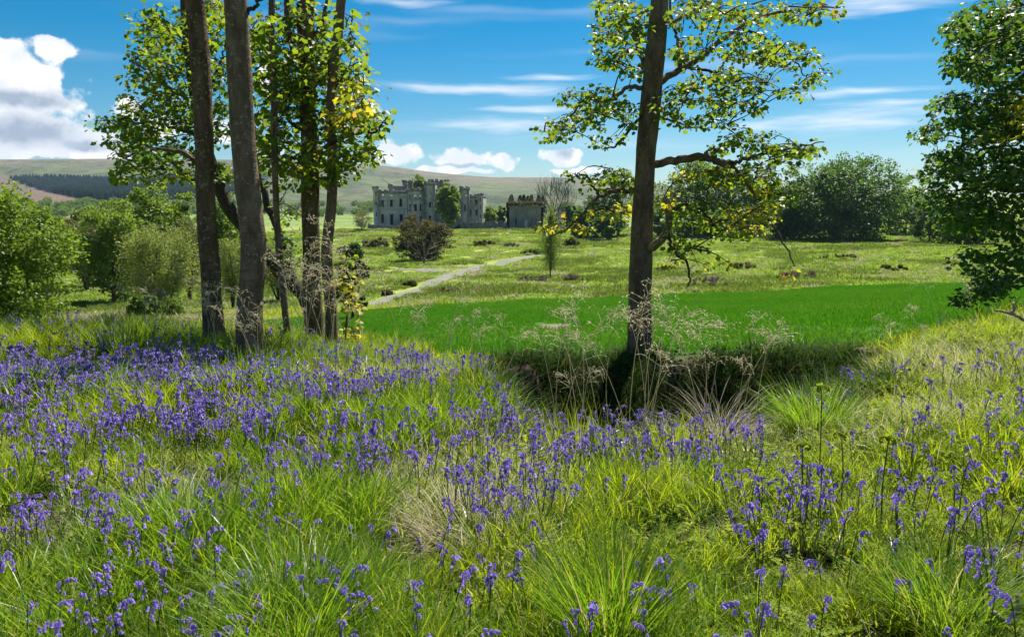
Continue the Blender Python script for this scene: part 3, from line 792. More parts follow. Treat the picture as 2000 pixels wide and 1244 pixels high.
def crown_tree(name, label, px, Y, w_px, top_py, mat, n, leaf, seed, cat='tree', low=0.1, lobes=18, group=None, shape=LEAF_S,
               trunk_r=None, sq=(1, 1, 1), bark='bark', base_py=None, ragged=0.22, flat=0.55):
    """a broadleaf tree seen whole: tapered trunk, limbs, crown of many small leaf faces gathered in clumps.
       low = height of the crown's lower edge as a share of the tree's height"""
    rs = np.random.default_rng(seed)
    b = base(px, Y)
    H = P(px, top_py, Y)[2] - b[2]
    W = w_px / F * Y
    root = thing(name, label, cat, b, 0, group)
    z0 = low * H; cz = (z0 + H) / 2; rz = (H - z0) / 2; rx = W / 2; ry = rx * 0.85
    # lobes over the crown ellipsoid
    lc = []; lr = []
    ga = math.pi * (3 - math.sqrt(5))
    for i_ in range(lobes):
        zc = 1 - 2 * (i_ + 0.5) / lobes
        r_ = math.sqrt(1 - zc * zc); a_ = ga * i_ + seed + rs.normal(0, 0.3)
        k_ = rs.uniform(0.55, 0.80)
        if flat and zc < 0: r_ = r_ * (1 - flat) + flat
        lc.append((rx * k_ * r_ * math.cos(a_), ry * k_ * r_ * math.sin(a_), cz + rz * k_ * zc)); lr.append(rs.uniform(0.34, 0.50) * min(rx, rz) * (1 + ragged * rs.normal()))
    lc = np.array(lc + [(0, 0, cz)]); lr = np.array(list(np.abs(lr)) + [0.6 * min(rx, rz)])
    # clumps on the lobes
    ncl = max(60, n // 45)
    wts = lr ** 2 / np.sum(lr ** 2)
    wh = rs.choice(len(lr), ncl, p=wts)
    dv = unit(rs.normal(0, 1, (ncl, 3)) + np.array([0, 0, 0.35]))
    cc = lc[wh] + dv * (lr[wh] * rs.uniform(0.6, 1.08, ncl))[:, None] * np.array([1, 1, min(1.3, rz / rx)])
    outw = unit((cc - np.array([0, 0, cz - 0.2 * rz])) / np.array([rx, ry, rz]))
    crad = rs.uniform(0.5, 1.3, ncl) * 0.17 * min(rx, rz)
    which = rs.integers(0, ncl, n)
    off = rs.normal(0, 1, (n, 3)); off = unit(off) * (rs.uniform(0, 1, n) ** 0.5)[:, None]
    pos = cc[which] + off * crad[which][:, None] * np.array([1.15, 1.15, 0.75])
    pos[:, 2] = np.maximum(pos[:, 2], 0.05)
    dr = unit(outw[which] * 0.6 + off * 0.8 + rs.normal(0, 0.5, (n, 3)) + np.array([0, 0, -0.15]))
    nr = unit(outw[which] + np.array([0, 0, 0.5]) + rs.normal(0, 0.6, (n, 3)))
    v, f = leaves(pos, dr, nr, 1.22 * leaf * rs.uniform(0.6, 1.3, n), shape)
    obj('crown', mk_mesh('crown', v, f, [mat]), root)
    tr = trunk_r or max(0.08, 0.022 * H)
    g = Geo()
    tp = spline([(0, 0, -0.3), (0.02 * H * rs.normal(), 0, max(z0, 0.15 * H)), (0.03 * H * rs.normal(), 0.02 * H * rs.normal(), cz + 0.3 * rz)], 14)
    v, f = tube(tp, np.linspace(tr * 1.2, tr * 0.3, 14), 9, True, 0.1, seed); g.add(v, f)
    obj('trunk', g.mesh('trunk', [M[bark]], True), root)
    g = Geo()
    for i_ in range(len(lr) - 1):
        p0 = tp[rs.integers(4, 12)]; 
        q = spline([p0, (p0 + lc[i_]) / 2 + np.array([0, 0, -0.05 * H]), lc[i_]], 6)
        v, f = tube(q, np.linspace(tr * 0.4, tr * 0.08, 6), 5, False); g.add(v, f)
    obj('limbs', g.mesh('limbs', [M[bark]], True), root)
    return root

def wispy_tree(name, label, px, Y, w_px, top_py, mat, strands, per, leaf, seed, cat='tree', stems=5, bark='twig', group=None, narrow=0.0, droop=0.25, low=0.12, leader=False, bare=False, strand_r=None):
    """willow, birch or bare tree: many ascending fine branches, small narrow leaves along them"""
    rs = np.random.default_rng(seed)
    b = base(px, Y); H = P(px, top_py, Y)[2] - b[2]; W = w_px / F * Y / 2
    root = thing(name, label, cat, b, 0, group)
    g = Geo(); nodes = []
    for s_ in range(stems):
        a_ = 2 * math.pi * s_ / stems + rs.normal(0, 0.3)
        e = 0.0 if leader else rs.uniform(0.3, 0.75)
        topp = np.array([math.cos(a_) * W * e, math.sin(a_) * W * e * 0.8, H * rs.uniform(0.62, 0.85) if not leader else H * 0.97])
        q = spline([(0, 0, -0.2), topp * np.array([0.3, 0.3, 0.4]) + rs.normal(0, 0.03 * H, 3) * (not leader), topp], 14)
        r_ = 0.016 * H / math.sqrt(stems) * (0.55 if leader else 1.6)
        v, f = tube(q, np.linspace(r_ * 1.3, r_ * 0.25, 14), 7, True, 0.1, seed); g.add(v, f)
        nodes.append(q[2:])
    obj('trunk', g.mesh('trunk', [M[bark]], True), root)
    nodes = np.concatenate(nodes)
    g = Geo(); LP = []; LD = []
    z0 = low * H
    sr = strand_r or 0.0011 * H
    for _ in range(strands):
        zc = rs.uniform(-1, 1); a_ = rs.uniform(0, 2 * math.pi); k_ = rs.uniform(0.35, 1.0) ** 0.6
        r_ = math.sqrt(max(0, 1 - zc * zc))
        if narrow: r_ = r_ * (1 - narrow * max(0, zc))
        tip = np.array([W * r_ * k_ * math.cos(a_), W * r_ * k_ * math.sin(a_) * 0.9, (z0 + H) / 2 + (H - z0) / 2 * zc * k_]) * (1 + 0.06 * rs.normal())
        cand = nodes[nodes[:, 2] < max(tip[2] * 0.85, z0 + 0.05 * H)]
        if len(cand) == 0: cand = nodes[:3]
        p0 = cand[np.argmin(np.linalg.norm(cand - tip, axis=1) + 0.15 * H * rs.uniform(0, 1, len(cand)))]
        mid = (p0 + tip) / 2 + np.array([0, 0, 0.10 * H * rs.uniform(0.2, 1)]) * (1 if droop >= 0 else -0.4)
        tip2 = tip - np.array([0, 0, max(droop, 0) * 0.3 * np.linalg.norm(tip - p0)])
        q = spline([p0, mid, tip2], 7)
        v, f = tube(q, np.linspace(sr, sr * 0.3, 7), 3, False); g.add(v, f)
        if bare:
            nodes = np.vstack([nodes, q[1:-1]])
        qq = spline([p0, mid, tip2], per)
        keep = np.arange(per) > per * 0.2
        jj = rs.normal(0, 0.022 * H, (per, 3))
        LP.append((qq + jj)[keep]); LD.append((np.gradient(qq, axis=0) + rs.normal(0, 0.4, (per, 3)) * np.linalg.norm(np.gradient(qq, axis=0), axis=1)[:, None] * 2)[keep])
    obj('branches', g.mesh('branches', [M[bark]]), root)
    if not bare:
        pos = np.concatenate(LP); d = np.concatenate(LD)
        v, f = leaves(pos, d, unit(rs.normal(0, 1, pos.shape) + np.array([0, -0.3, 0.5])), leaf * rs.uniform(0.6, 1.4, len(pos)), LEAF_N)
        obj('crown', mk_mesh('crown', v, f, [mat]), root)
    return root

# ------------------------------------------------------------------ the ruined castle (about 280 m away)
def stone_mat(name, c1, c2, stain):
    m, t, out = new_mat(name)
    co = t.node('ShaderNodeTexCoord').outputs['Object']
    br = t.node('ShaderNodeTexBrick')
    rot = t.node('ShaderNodeMapping'); rot.inputs['Rotation'].default_value = (R(90), 0, 0)
    t.l.new(co, rot.inputs[0]); t.l.new(rot.outputs[0], br.inputs['Vector'])
    br.inputs['Scale'].default_value = 1.0; br.inputs['Brick Width'].default_value = 0.8; br.inputs['Row Height'].default_value = 0.33
    br.inputs['Mortar Size'].default_value = 0.02
    br.inputs['Color1'].default_value = (*c1, 1); br.inputs['Color2'].default_value = (*c2, 1); br.inputs['Mortar'].default_value = (*[0.6 * c for c in c1], 1)
    n = t.noise(co, 0.45, 7, 0.65); st = t.noise(t.vmath('MULTIPLY', co, (1, 1, 0.22)), 0.9, 6, 0.6)
    col = t.mix(t.math('MULTIPLY', t.ramp(n, 0.4, 0.7), 0.5), br.outputs[0], tuple(1.3 * c for c in c2))
    col = t.mix(t.math('MULTIPLY', t.ramp(st, 0.5, 0.68), 0.65), col, stain)
    t.l.new(bsdf(t, col, 0.95, 0.1, bump(t, t.math('ADD', n, br.outputs[1]), 0.5, 0.06)), out.inputs[0])
    return m
M['stone'] = stone_mat('castle sandstone', (0.37, 0.355, 0.355), (0.48, 0.465, 0.46), (0.17, 0.165, 0.165))
M['stone_dark'] = stone_mat('weathered parapet stone', (0.20, 0.195, 0.18), (0.28, 0.27, 0.25), (0.10, 0.10, 0.085))
M['stone_wall'] = stone_mat('rubble wall stone', (0.22, 0.195, 0.18), (0.31, 0.28, 0.26), (0.11, 0.10, 0.095))
M['interior_shade'] = plain('painted interior shade', (0.06, 0.055, 0.05), (0.10, 0.09, 0.08), 1.0)  # dark tone standing in for the shade of interiors, slits and cottage window
M['white_door'] = plain('pale painted door', (0.62, 0.68, 0.70), (0.78, 0.82, 0.82), 2.0, 0.5)
S = 280.0 / F * 1.0
def cx(px): return (px - 836) * S
def cz(py): return (446 - py) * S

def wall(parent, a, b, z0, z1, wins, mat='stone', thick=0.8, hood=True, jag=0.0, seed=0):
    """wall from a to b (x,y), outside on the right-hand side looking from a to b turned to the viewer; wins = (s0, s1, z0, z1) openings"""
    a = np.array(a, float); b = np.array(b, float); L = np.linalg.norm(b - a); dx = (b - a) / L; nrm = np.array([dx[1], -dx[0]])
    def w3(s_, d_, z_): 
        p_ = a + dx * s_ - nrm * d_
        return (p_[0], p_[1], z_)
    xs = sorted({0.0, L, *[w_[0] for w_ in wins], *[w_[1] for w_ in wins]}); zs = sorted({z0, z1, *[w_[2] for w_ in wins], *[w_[3] for w_ in wins]})
    g = Geo()
    for i_ in range(len(xs) - 1):
        for j_ in range(len(zs) - 1):
            mx, mz = (xs[i_] + xs[i_ + 1]) / 2, (zs[j_] + zs[j_ + 1]) / 2
            if any(w_[0] < mx < w_[1] and w_[2] < mz < w_[3] for w_ in wins): continue
            for d_, flip in ((0, False), (thick, True)):
                q = [w3(xs[i_], d_, zs[j_]), w3(xs[i_ + 1], d_, zs[j_]), w3(xs[i_ + 1], d_, zs[j_ + 1]), w3(xs[i_], d_, zs[j_ + 1])]
                g.add(q[::-1] if flip else q, [[(0, 1, 2, 3)]])
    for (s0, s1, c0_, c1_) in wins:
        for (p, q_) in (((s0, c0_), (s0, c1_)), ((s0, c1_), (s1, c1_)), ((s1, c1_), (s1, c0_)), ((s1, c0_), (s0, c0_))):
            g.add([w3(p[0], 0, p[1]), w3(q_[0], 0, q_[1]), w3(q_[0], thick, q_[1]), w3(p[0], thick, p[1])], [[(0, 1, 2, 3)]])
    for (p, q_) in (((0, z0), (0, z1)), ((0, z1), (L, z1)), ((L, z1), (L, z0))):
        g.add([w3(p[0], 0, p[1]), w3(q_[0], 0, q_[1]), w3(q_[0], thick, q_[1]), w3(p[0], thick, p[1])], [[(0, 1, 2, 3)]])
    wo_ = obj('wall', g.mesh('wall', [M[mat]]), parent)
    if hood:
        for (s0, s1, c0_, c1_) in wins:
            g = Geo()
            for (e0, e1, f0, f1, pr) in ((s0 - .18, s1 + .18, c0_ - .22, c0_, .14), (s0 - .22, s1 + .22, c1_, c1_ + .24, .12), (s0 - .18, s0, c0_, c1_, .07), (s1, s1 + .18, c0_, c1_, .07)):
                v = [w3(e0, -pr, f0), w3(e1, -pr, f0), w3(e1, .05, f0), w3(e0, .05, f0), w3(e0, -pr, f1), w3(e1, -pr, f1), w3(e1, .05, f1), w3(e0, .05, f1)]
                g.add(v, [[(0, 3, 2, 1), (4, 5, 6, 7), (0, 1, 5, 4), (1, 2, 6, 5), (2, 3, 7, 6), (3, 0, 4, 7)]])
            obj('window', g.mesh('window', [M['stone']]), parent)
    return wo_
def merlons(parent, a, b, z, w_=1.1, gap=0.8, h=0.9, thick=0.55, mat='stone_dark', seed=0, broken=0.15, base_h=0.7, out=0.2):
    a = np.array(a, float); b = np.array(b, float); L = np.linalg.norm(b - a); dx = (b - a) / L; nrm = np.array([dx[1], -dx[0]])
    rs = np.random.default_rng(seed)
    def blk(s0, s1, z0_, z1_, d0, d1, slope=0):
        v = [(*(a + dx * s_ + nrm * d_), z_) for z_ in (z0_, z1_) for (s_, d_) in ((s0, d1), (s1, d1), (s1, d0), (s0, d0))]
        v[5] = (v[5][0], v[5][1], v[5][2] - slope)
        g = Geo(); g.add(v, [[(0, 3, 2, 1), (4, 5, 6, 7), (0, 1, 5, 4), (1, 2, 6, 5), (2, 3, 7, 6), (3, 0, 4, 7)]]); return g
    obj('parapet', blk(-out, L + out, z - .25, z + base_h, -thick + out, out).mesh('parapet', [M[mat]]), parent)
    n_ = max(2, int(round((L + gap + 2 * out) / (w_ + gap)))); st = (L + 2 * out + gap) / n_
    for i_ in range(n_):
        if rs.uniform() < broken: continue
        s0 = -out + i_ * st
        obj('merlon', blk(s0, s0 + st - gap, z + base_h + .004, z + base_h + h * rs.uniform(.75, 1.1), -thick + out, out, rs.uniform(0, .25)).mesh('merlon', [M[mat]]), parent)
def course(parent, a, b, z, h=0.25, pr=0.12, mat='stone'):
    a = np.array(a, float); b = np.array(b, float); L = np.linalg.norm(b - a); dx = (b - a) / L; nrm = np.array([dx[1], -dx[0]])
    g = Geo()
    v = [(*(a + dx * s_ + nrm * d_), z_) for z_ in (z, z + h) for (s_, d_) in ((0, pr), (L, pr), (L, -.05), (0, -.05))]
    g.add(v, [[(0, 3, 2, 1), (4, 5, 6, 7), (0, 1, 5, 4), (1, 2, 6, 5), (2, 3, 7, 6), (3, 0, 4, 7)]])
    obj('string_course', g.mesh('string_course', [M[mat]]), parent)
def round_tower(parent, x, y, r, z1, cap=1.0, cap_out=0.4, sides=12, mat='stone', slits=True, seed=0, broken=0.2):
    g = Geo(); th_ = np.linspace(0, 2 * np.pi, sides, endpoint=False) + 0.13
    prof = [(r * 1.04, -1.0), (r * 1.04, .8), (r, .85), (r, z1 - cap), (r + cap_out, z1 - cap + .45), (r + cap_out, z1 - 0.55)]
    v = np.array([[(x + q * math.cos(t_), y + q * math.sin(t_), zz_) for t_ in th_] for q, zz_ in prof]).reshape(-1, 3)
    i_ = np.arange(len(prof) - 1)[:, None] * sides; j_ = np.arange(sides)[None]; j2_ = (j_ + 1) % sides
    g.add(v, [np.stack([i_ + j_, i_ + j2_, i_ + sides + j2_, i_ + sides + j_], -1).reshape(-1, 4), (np.arange(sides) + (len(prof) - 1) * sides)[None]])
    tw_ = obj('turret', g.mesh('turret', [M[mat]]), parent)
    rs = np.random.default_rng(seed)
    nm = max(5, int(2 * math.pi * (r + cap_out) / 1.7))
    for q in range(nm):
        if rs.uniform() < broken: continue
        t0 = 2 * math.pi * q / nm; t1 = t0 + 2 * math.pi / nm * 0.6
        ro, ri = r + cap_out + .02, r + cap_out - .45
        zz0, zz1 = z1 - .55 + .004, z1 + rs.uniform(-.1, .25)
        v = [(x + q_ * math.cos(t_), y + q_ * math.sin(t_), z_) for z_ in (zz0, zz1) for (q_, t_) in ((ri, t0), (ro, t0), (ro, t1), (ri, t1))]
        g = Geo(); g.add(v, [[(0, 3, 2, 1), (4, 5, 6, 7), (0, 1, 5, 4), (1, 2, 6, 5), (2, 3, 7, 6), (3, 0, 4, 7)]])
        obj('merlon', g.mesh('merlon', [M['stone_dark']]), tw_)
    g = Geo()
    for lev in (0.3, 0.55, 0.78):
        zz_ = z1 * lev
        g = Geo(); a_ = -math.pi / 2 + 0.1
        for t_ in (a_,):
            px_, py_ = x + (r + .02) * math.cos(t_), y + (r + .02) * math.sin(t_)
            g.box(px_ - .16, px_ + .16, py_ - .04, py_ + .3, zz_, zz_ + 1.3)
        if slits: obj('arrow_slit', g.mesh('arrow_slit', [M['interior_shade']]), tw_)
    return tw_

cb = base(836, 280.0)
castle = thing('castle_ruin', 'large roofless grey stone castle ruin with battlements and corner turrets', 'castle', cb)
castle.rotation_euler = (0, 0, R(-2))
def W(px0, px1, py0, py1, ox=0.0):
    return (cx(px0) - ox, cx(px1) - ox, cz(py1), cz(py0))
xL, xR = cx(740), cx(796)
zb = -1.0
# left block
wins = [W(745.5, 750.5, 391, 403, xL), W(762.5, 768, 390, 403, xL), W(780.5, 786, 388, 403, xL), W(745, 750, 418, 435, xL), W(762.5, 768.5, 418, 438, xL), W(781, 787, 418, 432, xL),
        W(747, 751, 379, 382, xL), W(763.5, 768, 378, 382.5, xL)]
wall(castle, (xL, 0), (xR, 0), zb, cz(377), wins)
course(castle, (xL, 0), (xR, 0), cz(408.5)); course(castle, (xL, 0), (xR, 0), cz(385.5), .2, .1)
merlons(castle, (xL, 0), (xR, 0), cz(377), 1.5, 1.0, .55, seed=1, broken=0.35)
wall(castle, (xL, 24), (xL, 0), zb, cz(377), [(4, 5.2, 5, 8), (10, 11.2, 5, 8), (16, 17.2, 5, 8)], hood=False)
# inner parapet behind the left block
wall(castle, (cx(755), 5), (cx(792), 5), cz(380), cz(366), [], 'stone_dark', hood=False)
merlons(castle, (cx(755), 5), (cx(792), 5), cz(366), 1.9, .9, .9, seed=2, broken=.1)
round_tower(castle, cx(735.5), 0.6, 6.0 * S, cz(364.5), 1.7, .35, 10, seed=3, broken=.1)
# bow front, five facets
bow_c = (cx(813.5), 1.2); bx_, by_ = 18.5 * S, 3.4
ang_ = np.linspace(math.pi, 2 * math.pi, 6)
bp = [(bow_c[0] + bx_ * math.cos(t_), bow_c[1] + by_ * math.sin(t_)) for t_ in ang_]
for i_ in range(5):
    L_ = math.hypot(bp[i_ + 1][0] - bp[i_][0], bp[i_ + 1][1] - bp[i_][1]); mdl = L_ / 2
    wn = [] if i_ == 0 else [(mdl - .48, mdl + .48, cz(389), cz(381.5)), (mdl - .5, mdl + .5, cz(412), cz(399)), (mdl - .5, mdl + .5, cz(436), cz(421))]
    wall(castle, bp[i_], bp[i_ + 1], zb, cz(373.5), wn)
    course(castle, bp[i_], bp[i_ + 1], cz(391.5)); course(castle, bp[i_], bp[i_ + 1], cz(414.5))
    merlons(castle, bp[i_], bp[i_ + 1], cz(373.5), 1.1, .8, .55, seed=10 + i_, broken=.4, out=.12)
# entrance tower
xa, xb = cx(832), cx(852)
wall(castle, (xa, 4), (xa, -2.2), zb, cz(362), [], hood=False)
wall(castle, (xa, -2.2), (xb, -2.2), zb, cz(362), [W(840.5, 844, 375, 379.5, xa), W(840, 844, 395, 405.5, xa), W(839.5, 844, 421, 430, xa), W(846, 849.5, 395, 405, xa)])
wall(castle, (xb, -2.2), (xb, 4), zb, cz(362), [], hood=False)
wall(castle, (xb, 4), (xa, 4), cz(378), cz(362), [], hood=False)
merlons(castle, (xa, -2.2), (xb, -2.2), cz(362), 1.1, .7, .7, seed=20)
merlons(castle, (xa, 4), (xa, -2.2), cz(362), 1.1, .7, .7, seed=21)
course(castle, (xa, -2.2), (xb, -2.2), cz(411)); course(castle, (xa, -2.2), (xb, -2.2), cz(388))
# central drum and its broken left shoulder
round_tower(castle, cx(851), 10.5, 20.0 * S, cz(349.5), 2.3, .35, 18, 'stone_dark', False, seed=4, broken=.12)
wall(castle, (cx(779), 9), (cx(799), 9), cz(376), cz(354), [], 'stone_dark', hood=False)
merlons(castle, (cx(779), 9), (cx(799), 9), cz(354), 1.6, .7, .4, seed=5, base_h=.4, broken=.1)
wall(castle, (cx(799), 10), (cx(832), 10), cz(376), cz(361), [], 'stone_dark', hood=False)
# middle stretch behind the tall tree, right tower, right wing
x0_, x1_ = cx(852), cx(901)
wall(castle, (x0_, 0), (x1_, 0), zb, cz(377), [W(a_, a_ + 5, y_, y_ + 13, x0_) for a_ in (860, 874, 888) for y_ in (391, 418)])
merlons(castle, (x0_, 0), (x1_, 0), cz(377), 1.3, .9, .7, seed=6, broken=.3)
xa, xb = cx(901), cx(918)
wall(castle, (xa, 3), (xa, -3.4), zb, cz(372), [(2.6, 3.4, cz(436), cz(424))], hood=False)
wall(castle, (xa, -3.4), (xb, -3.4), zb, cz(372), [W(910.5, 913.5, 381, 386.5, xa), W(908.5, 911.5, 400, 412, xa)])
wall(castle, (xb, -3.4), (xb, 3), zb, cz(372), [], hood=False)
wall(castle, (xb, 3), (xa, 3), cz(380), cz(372), [], hood=False)
merlons(castle, (xa, -3.4), (xb, -3.4), cz(372), 1.2, .6, .6, seed=7, out=.25, broken=0)
merlons(castle, (xa, 3), (xa, -3.4), cz(372), 1.2, .6, .6, seed=8, out=.25, broken=0)
xa, xb = cx(918), cx(941)
wall(castle, (xa, -1), (xb, -1), zb, cz(386), [W(918.8, 921, 391, 400, xa), W(928, 932, 391, 400, xa), W(918.8, 921, 408.5, 420, xa), W(928.5, 932, 410, 420, xa)])
course(castle, (xa, -1), (xb, -1), cz(404))
merlons(castle, (xa, -1), (xb, -1), cz(386), 1.1, .8, .6, seed=9, broken=.2)
wall(castle, (xb, -1), (xb, 22), zb, cz(386), [(5, 6, 5, 8), (12, 13, 5, 8)], hood=False)
round_tower(castle, cx(938), -0.6, 5.5 * S, cz(378.5), 1.6, .4, 10, seed=12, broken=.1)
# back; floors and partitions added inside to keep the windows dark
wall(castle, (cx(941), 23), (cx(740), 23), zb, cz(380), [(q, q + 1.2, 4.5, 7.5) for q in (4, 9, 15, 21, 27, 32)], hood=False)
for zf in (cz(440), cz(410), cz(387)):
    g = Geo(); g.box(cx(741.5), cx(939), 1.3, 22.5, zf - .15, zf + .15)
    obj('floor', g.mesh('floor', [M['interior_shade']]), castle)
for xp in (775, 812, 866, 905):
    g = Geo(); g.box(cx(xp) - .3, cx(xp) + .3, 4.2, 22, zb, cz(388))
    obj('shade_partition', g.mesh('shade_partition', [M['interior_shade']]), castle)

# gatehouse block, boundary wall, low terrace wall, cottage
gb = base(1026, 272.0)
gate = thing('gatehouse_ruin', 'low square overgrown stone outbuilding with pale door right of castle', 'outbuilding', gb)
def gx(px): return (px - 1026) * 272 / F
def gzz(py): return (447 - py) * 272 / F
xa, xb = gx(990), gx(1061)
wall(gate, (xa, 0), (xb, 0), zb, gzz(404), [(gx(1005.5) - xa, gx(1009) - xa, gzz(437), gzz(427)), (gx(1024) - xa, gx(1030.5) - xa, -.2, gzz(429))], 'stone_wall', .7)
wall(gate, (xa, 10), (xa, 0), zb, gzz(404), [], 'stone_wall', hood=False); wall(gate, (xb, 0), (xb, 10), zb, gzz(404), [], 'stone_wall', hood=False)
wall(gate, (xb, 10), (xa, 10), zb, gzz(404), [], 'stone_wall', hood=False)
g = Geo(); g.box(gx(1024) + .004, gx(1030.5) - .004, .25, .33, -.2, gzz(429) - .004)
obj('door', g.mesh('door', [M['white_door']]), gate)
g = Geo(); g.box(xa + .8, xb - .8, .8, 9.2, gzz(410), gzz(409)); obj('roof', g.mesh('roof', [M['interior_shade']]), gate)
merlons(gate, (xa, 0), (xb, 0), gzz(404), 1.5, 1.0, .8, seed=31, broken=.25, mat='stone_dark')
merlons(gate, (xa, 10), (xa, 0), gzz(404), 1.5, 1.0, .8, seed=32, broken=.25, mat='stone_dark')

r2 = np.random.default_rng(61); n_ = 2600
pos = np.c_[r2.uniform(xa, xb, n_), r2.uniform(-.6, 1.2, n_), gzz(404) + .5 + np.abs(r2.normal(0, .55, n_)) * (0.5 + fbm(r2.uniform(0, 9, n_), np.zeros(n_), 2, 3))]
v, f = leaves(pos, r2.normal(0, .6, (n_, 3)) + np.array([0, -.4, .5]), r2.normal(0, .6, (n_, 3)) + np.array([0, -.3, .8]), r2.uniform(.2, .5, n_), LEAF_S)
obj('roof_plants', mk_mesh('roof_plants', v, f, [M['leaf_brown']]), gate, kind='stuff')
def rubble_wall(label, pts, Y, h0, h1, seed, name='stone_wall', mat='stone_wall', thick=.7):
    c = [base(p_, y_) for p_, y_ in pts]; rs = np.random.default_rng(seed)
    r_ = thing(name, label, 'wall', c[0])
    q = spline(c, 30) - c[0]
    g = Geo()
    dx = unit(np.gradient(q[:, :2], axis=0)); nr = np.stack([dx[:, 1], -dx[:, 0]], 1)
    hh = np.linspace(h0, h1, 30) * (1 + .12 * rs.normal(0, 1, 30))
    rows = []
    for sgn, top in ((-1, 0), (-1, 1), (1, 1), (1, 0)):
        xy = q[:, :2] + nr * (sgn * thick / 2)
        rows.append(np.c_[xy, q[:, 2] - .5 + top * (hh + .5)])
    v = np.stack(rows, 1).reshape(-1, 3)
    a_ = np.arange(29)[:, None] * 4; b_ = np.arange(4)[None]; b2 = (b_ + 1) % 4
    g.add(v, [np.stack([a_ + b_, a_ + 4 + b_, a_ + 4 + b2, a_ + b2], -1).reshape(-1, 4), [(0, 1, 2, 3)], [(116, 119, 118, 117)]])
    obj('masonry', g.mesh('masonry', [M[mat]]), r_)
    for k_ in range(0, 29):
        gg = Geo(); m_ = (q[k_] + q[k_ + 1]) / 2; ln = np.linalg.norm(q[k_ + 1] - q[k_]) * .46; w2 = thick / 2 + .06
        ux, uy = dx[k_]; vx, vy = nr[k_]; z_ = m_[2] + max(hh[k_], hh[k_ + 1]) - .02
        vv_ = [(m_[0] + s1 * ux * ln + s2 * vx * w2, m_[1] + s1 * uy * ln + s2 * vy * w2, z_ + dz_) for dz_ in (0, .22 * rs.uniform(.6, 1.3)) for s1, s2 in ((-1, 1), (1, 1), (1, -1), (-1, -1))]
        gg.add(vv_, [[(0, 3, 2, 1), (4, 5, 6, 7), (0, 1, 5, 4), (1, 2, 6, 5), (2, 3, 7, 6), (3, 0, 4, 7)]])
        obj('coping_stone', gg.mesh('coping_stone', [M[mat]]), r_)
    return r_
rubble_wall('long low grey garden wall linking castle to overgrown outbuilding', [(899, 270), (945, 270), (990, 271)], 270, 2.6, 2.2, 3)
rubble_wall('dark broken terrace wall at the castle\'s left foot', [(718, 268), (745, 268), (768, 269)], 268, 1.6, .9, 4, mat='stone_dark')

ctb = base(1092, 300.0)
cot = thing('cottage', 'small white gabled cottage half hidden behind shrubs right of outbuilding', 'cottage', ctb)
M['whitewash'] = plain('whitewash', (0.7, 0.7, 0.68), (0.8, 0.8, 0.78), 1.5)
M['slate'] = plain('slate roof', (0.10, 0.10, 0.11), (0.16, 0.16, 0.17), 2.0)
hw, hd, ez, az_ = 2.6, 5.0, 3.4, 6.4
g = Geo()
g.add([(-hw, -hd, -.5), (hw, -hd, -.5), (hw, -hd, ez), (0, -hd, az_), (-hw, -hd, ez), (-hw, hd, -.5), (hw, hd, -.5), (hw, hd, ez), (0, hd, az_), (-hw, hd, ez)],
      [[(0, 1, 2, 3, 4)], [(6, 5, 9, 8, 7)], [(1, 6, 7, 2), (5, 0, 4, 9)]])
obj('wall', g.mesh('wall', [M['whitewash']]), cot)
for sg in (-1, 1):
    g = Geo(); v = []
    for (x_, z_) in ((0, az_ + .02), (sg * (hw + .3), ez - .33), (sg * (hw + .3), ez - .15), (0, az_ + .22)):
        v += [(x_, -hd - .25, z_), (x_, hd + .25, z_)]
    g.add(v, [[(0, 1, 3, 2), (2, 3, 5, 4), (4, 5, 7, 6), (6, 7, 1, 0)], [(0, 2, 4, 6)], [(1, 7, 5, 3)]])
    obj('roof', g.mesh('roof', [M['slate']]), cot)
g = Geo(); g.box(-.5, .5, -hd - .04, -hd + .1, 1.0, 2.3); obj('window', g.mesh('window', [M['interior_shade']]), cot)
g = Geo(); g.box(-.45, .45, hd - 1.2, hd - .2, az_ - .6, az_ + 1.1); obj('chimney', g.mesh('chimney', [M['stone']]), cot)

# ------------------------------------------------------------------ trees and bushes of the middle distance
CT, WT = crown_tree, wispy_tree
# left valley
CT('broadleaf_tree', 'big bushy green tree cut by the photo\'s left edge', -8, 44, 262, 392, M['leaf_bright'], 26000, .17, 101, low=.0, lobes=26)
CT('broadleaf_tree', 'rounded yellow green tree behind the big left-edge tree', 92, 95, 100, 402, M['leaf_bright'], 9000, .26, 102, low=.05)
CT('broadleaf_tree', 'soft green tree farthest back at left, below the dark plantation', 205, 150, 95, 398, M['leaf_bright'], 7000, .36, 132, low=.0)
CT('broadleaf_tree', 'low pale tree on the valley floor behind the rounded tree', 135, 165, 80, 412, M['leaf_olive'], 6000, .38, 133, low=.0)
WT('willow_tree', 'dull olive willow between the rounded tree and the tall dense tree', 170, 92, 110, 418, M['leaf_olive'], 420, 22, .30, 103)
CT('broadleaf_tree', 'tall dense green tree left of the pale willow', 222, 78, 125, 386, M['leaf_bright'], 12000, .22, 104, low=.0)
CT('broadleaf_tree', 'bright green tree above and behind the pale willow', 290, 104, 120, 377, M['leaf_bright'], 11000, .27, 105, low=.1)
CT('broadleaf_tree', 'pale green tree showing just left of the mossy trunk', 352, 110, 90, 372, M['leaf_bright'], 8000, .28, 106, low=.1)
CT('broadleaf_tree', 'leafy green tree seen in the gap between the two thick trunks', 440, 105, 95, 388, M['leaf_bright'], 8000, .27, 107, low=.05)
WT('willow_tree', 'large pale yellow green willow in the left meadow', 312, 62, 165, 432, M['leaf_willow'], 1100, 26, .17, 108, stems=7)
WT('willow_tree', 'small pale willow in the gap between two thick trunks', 455, 68, 80, 452, M['leaf_willow'], 420, 24, .17, 109)
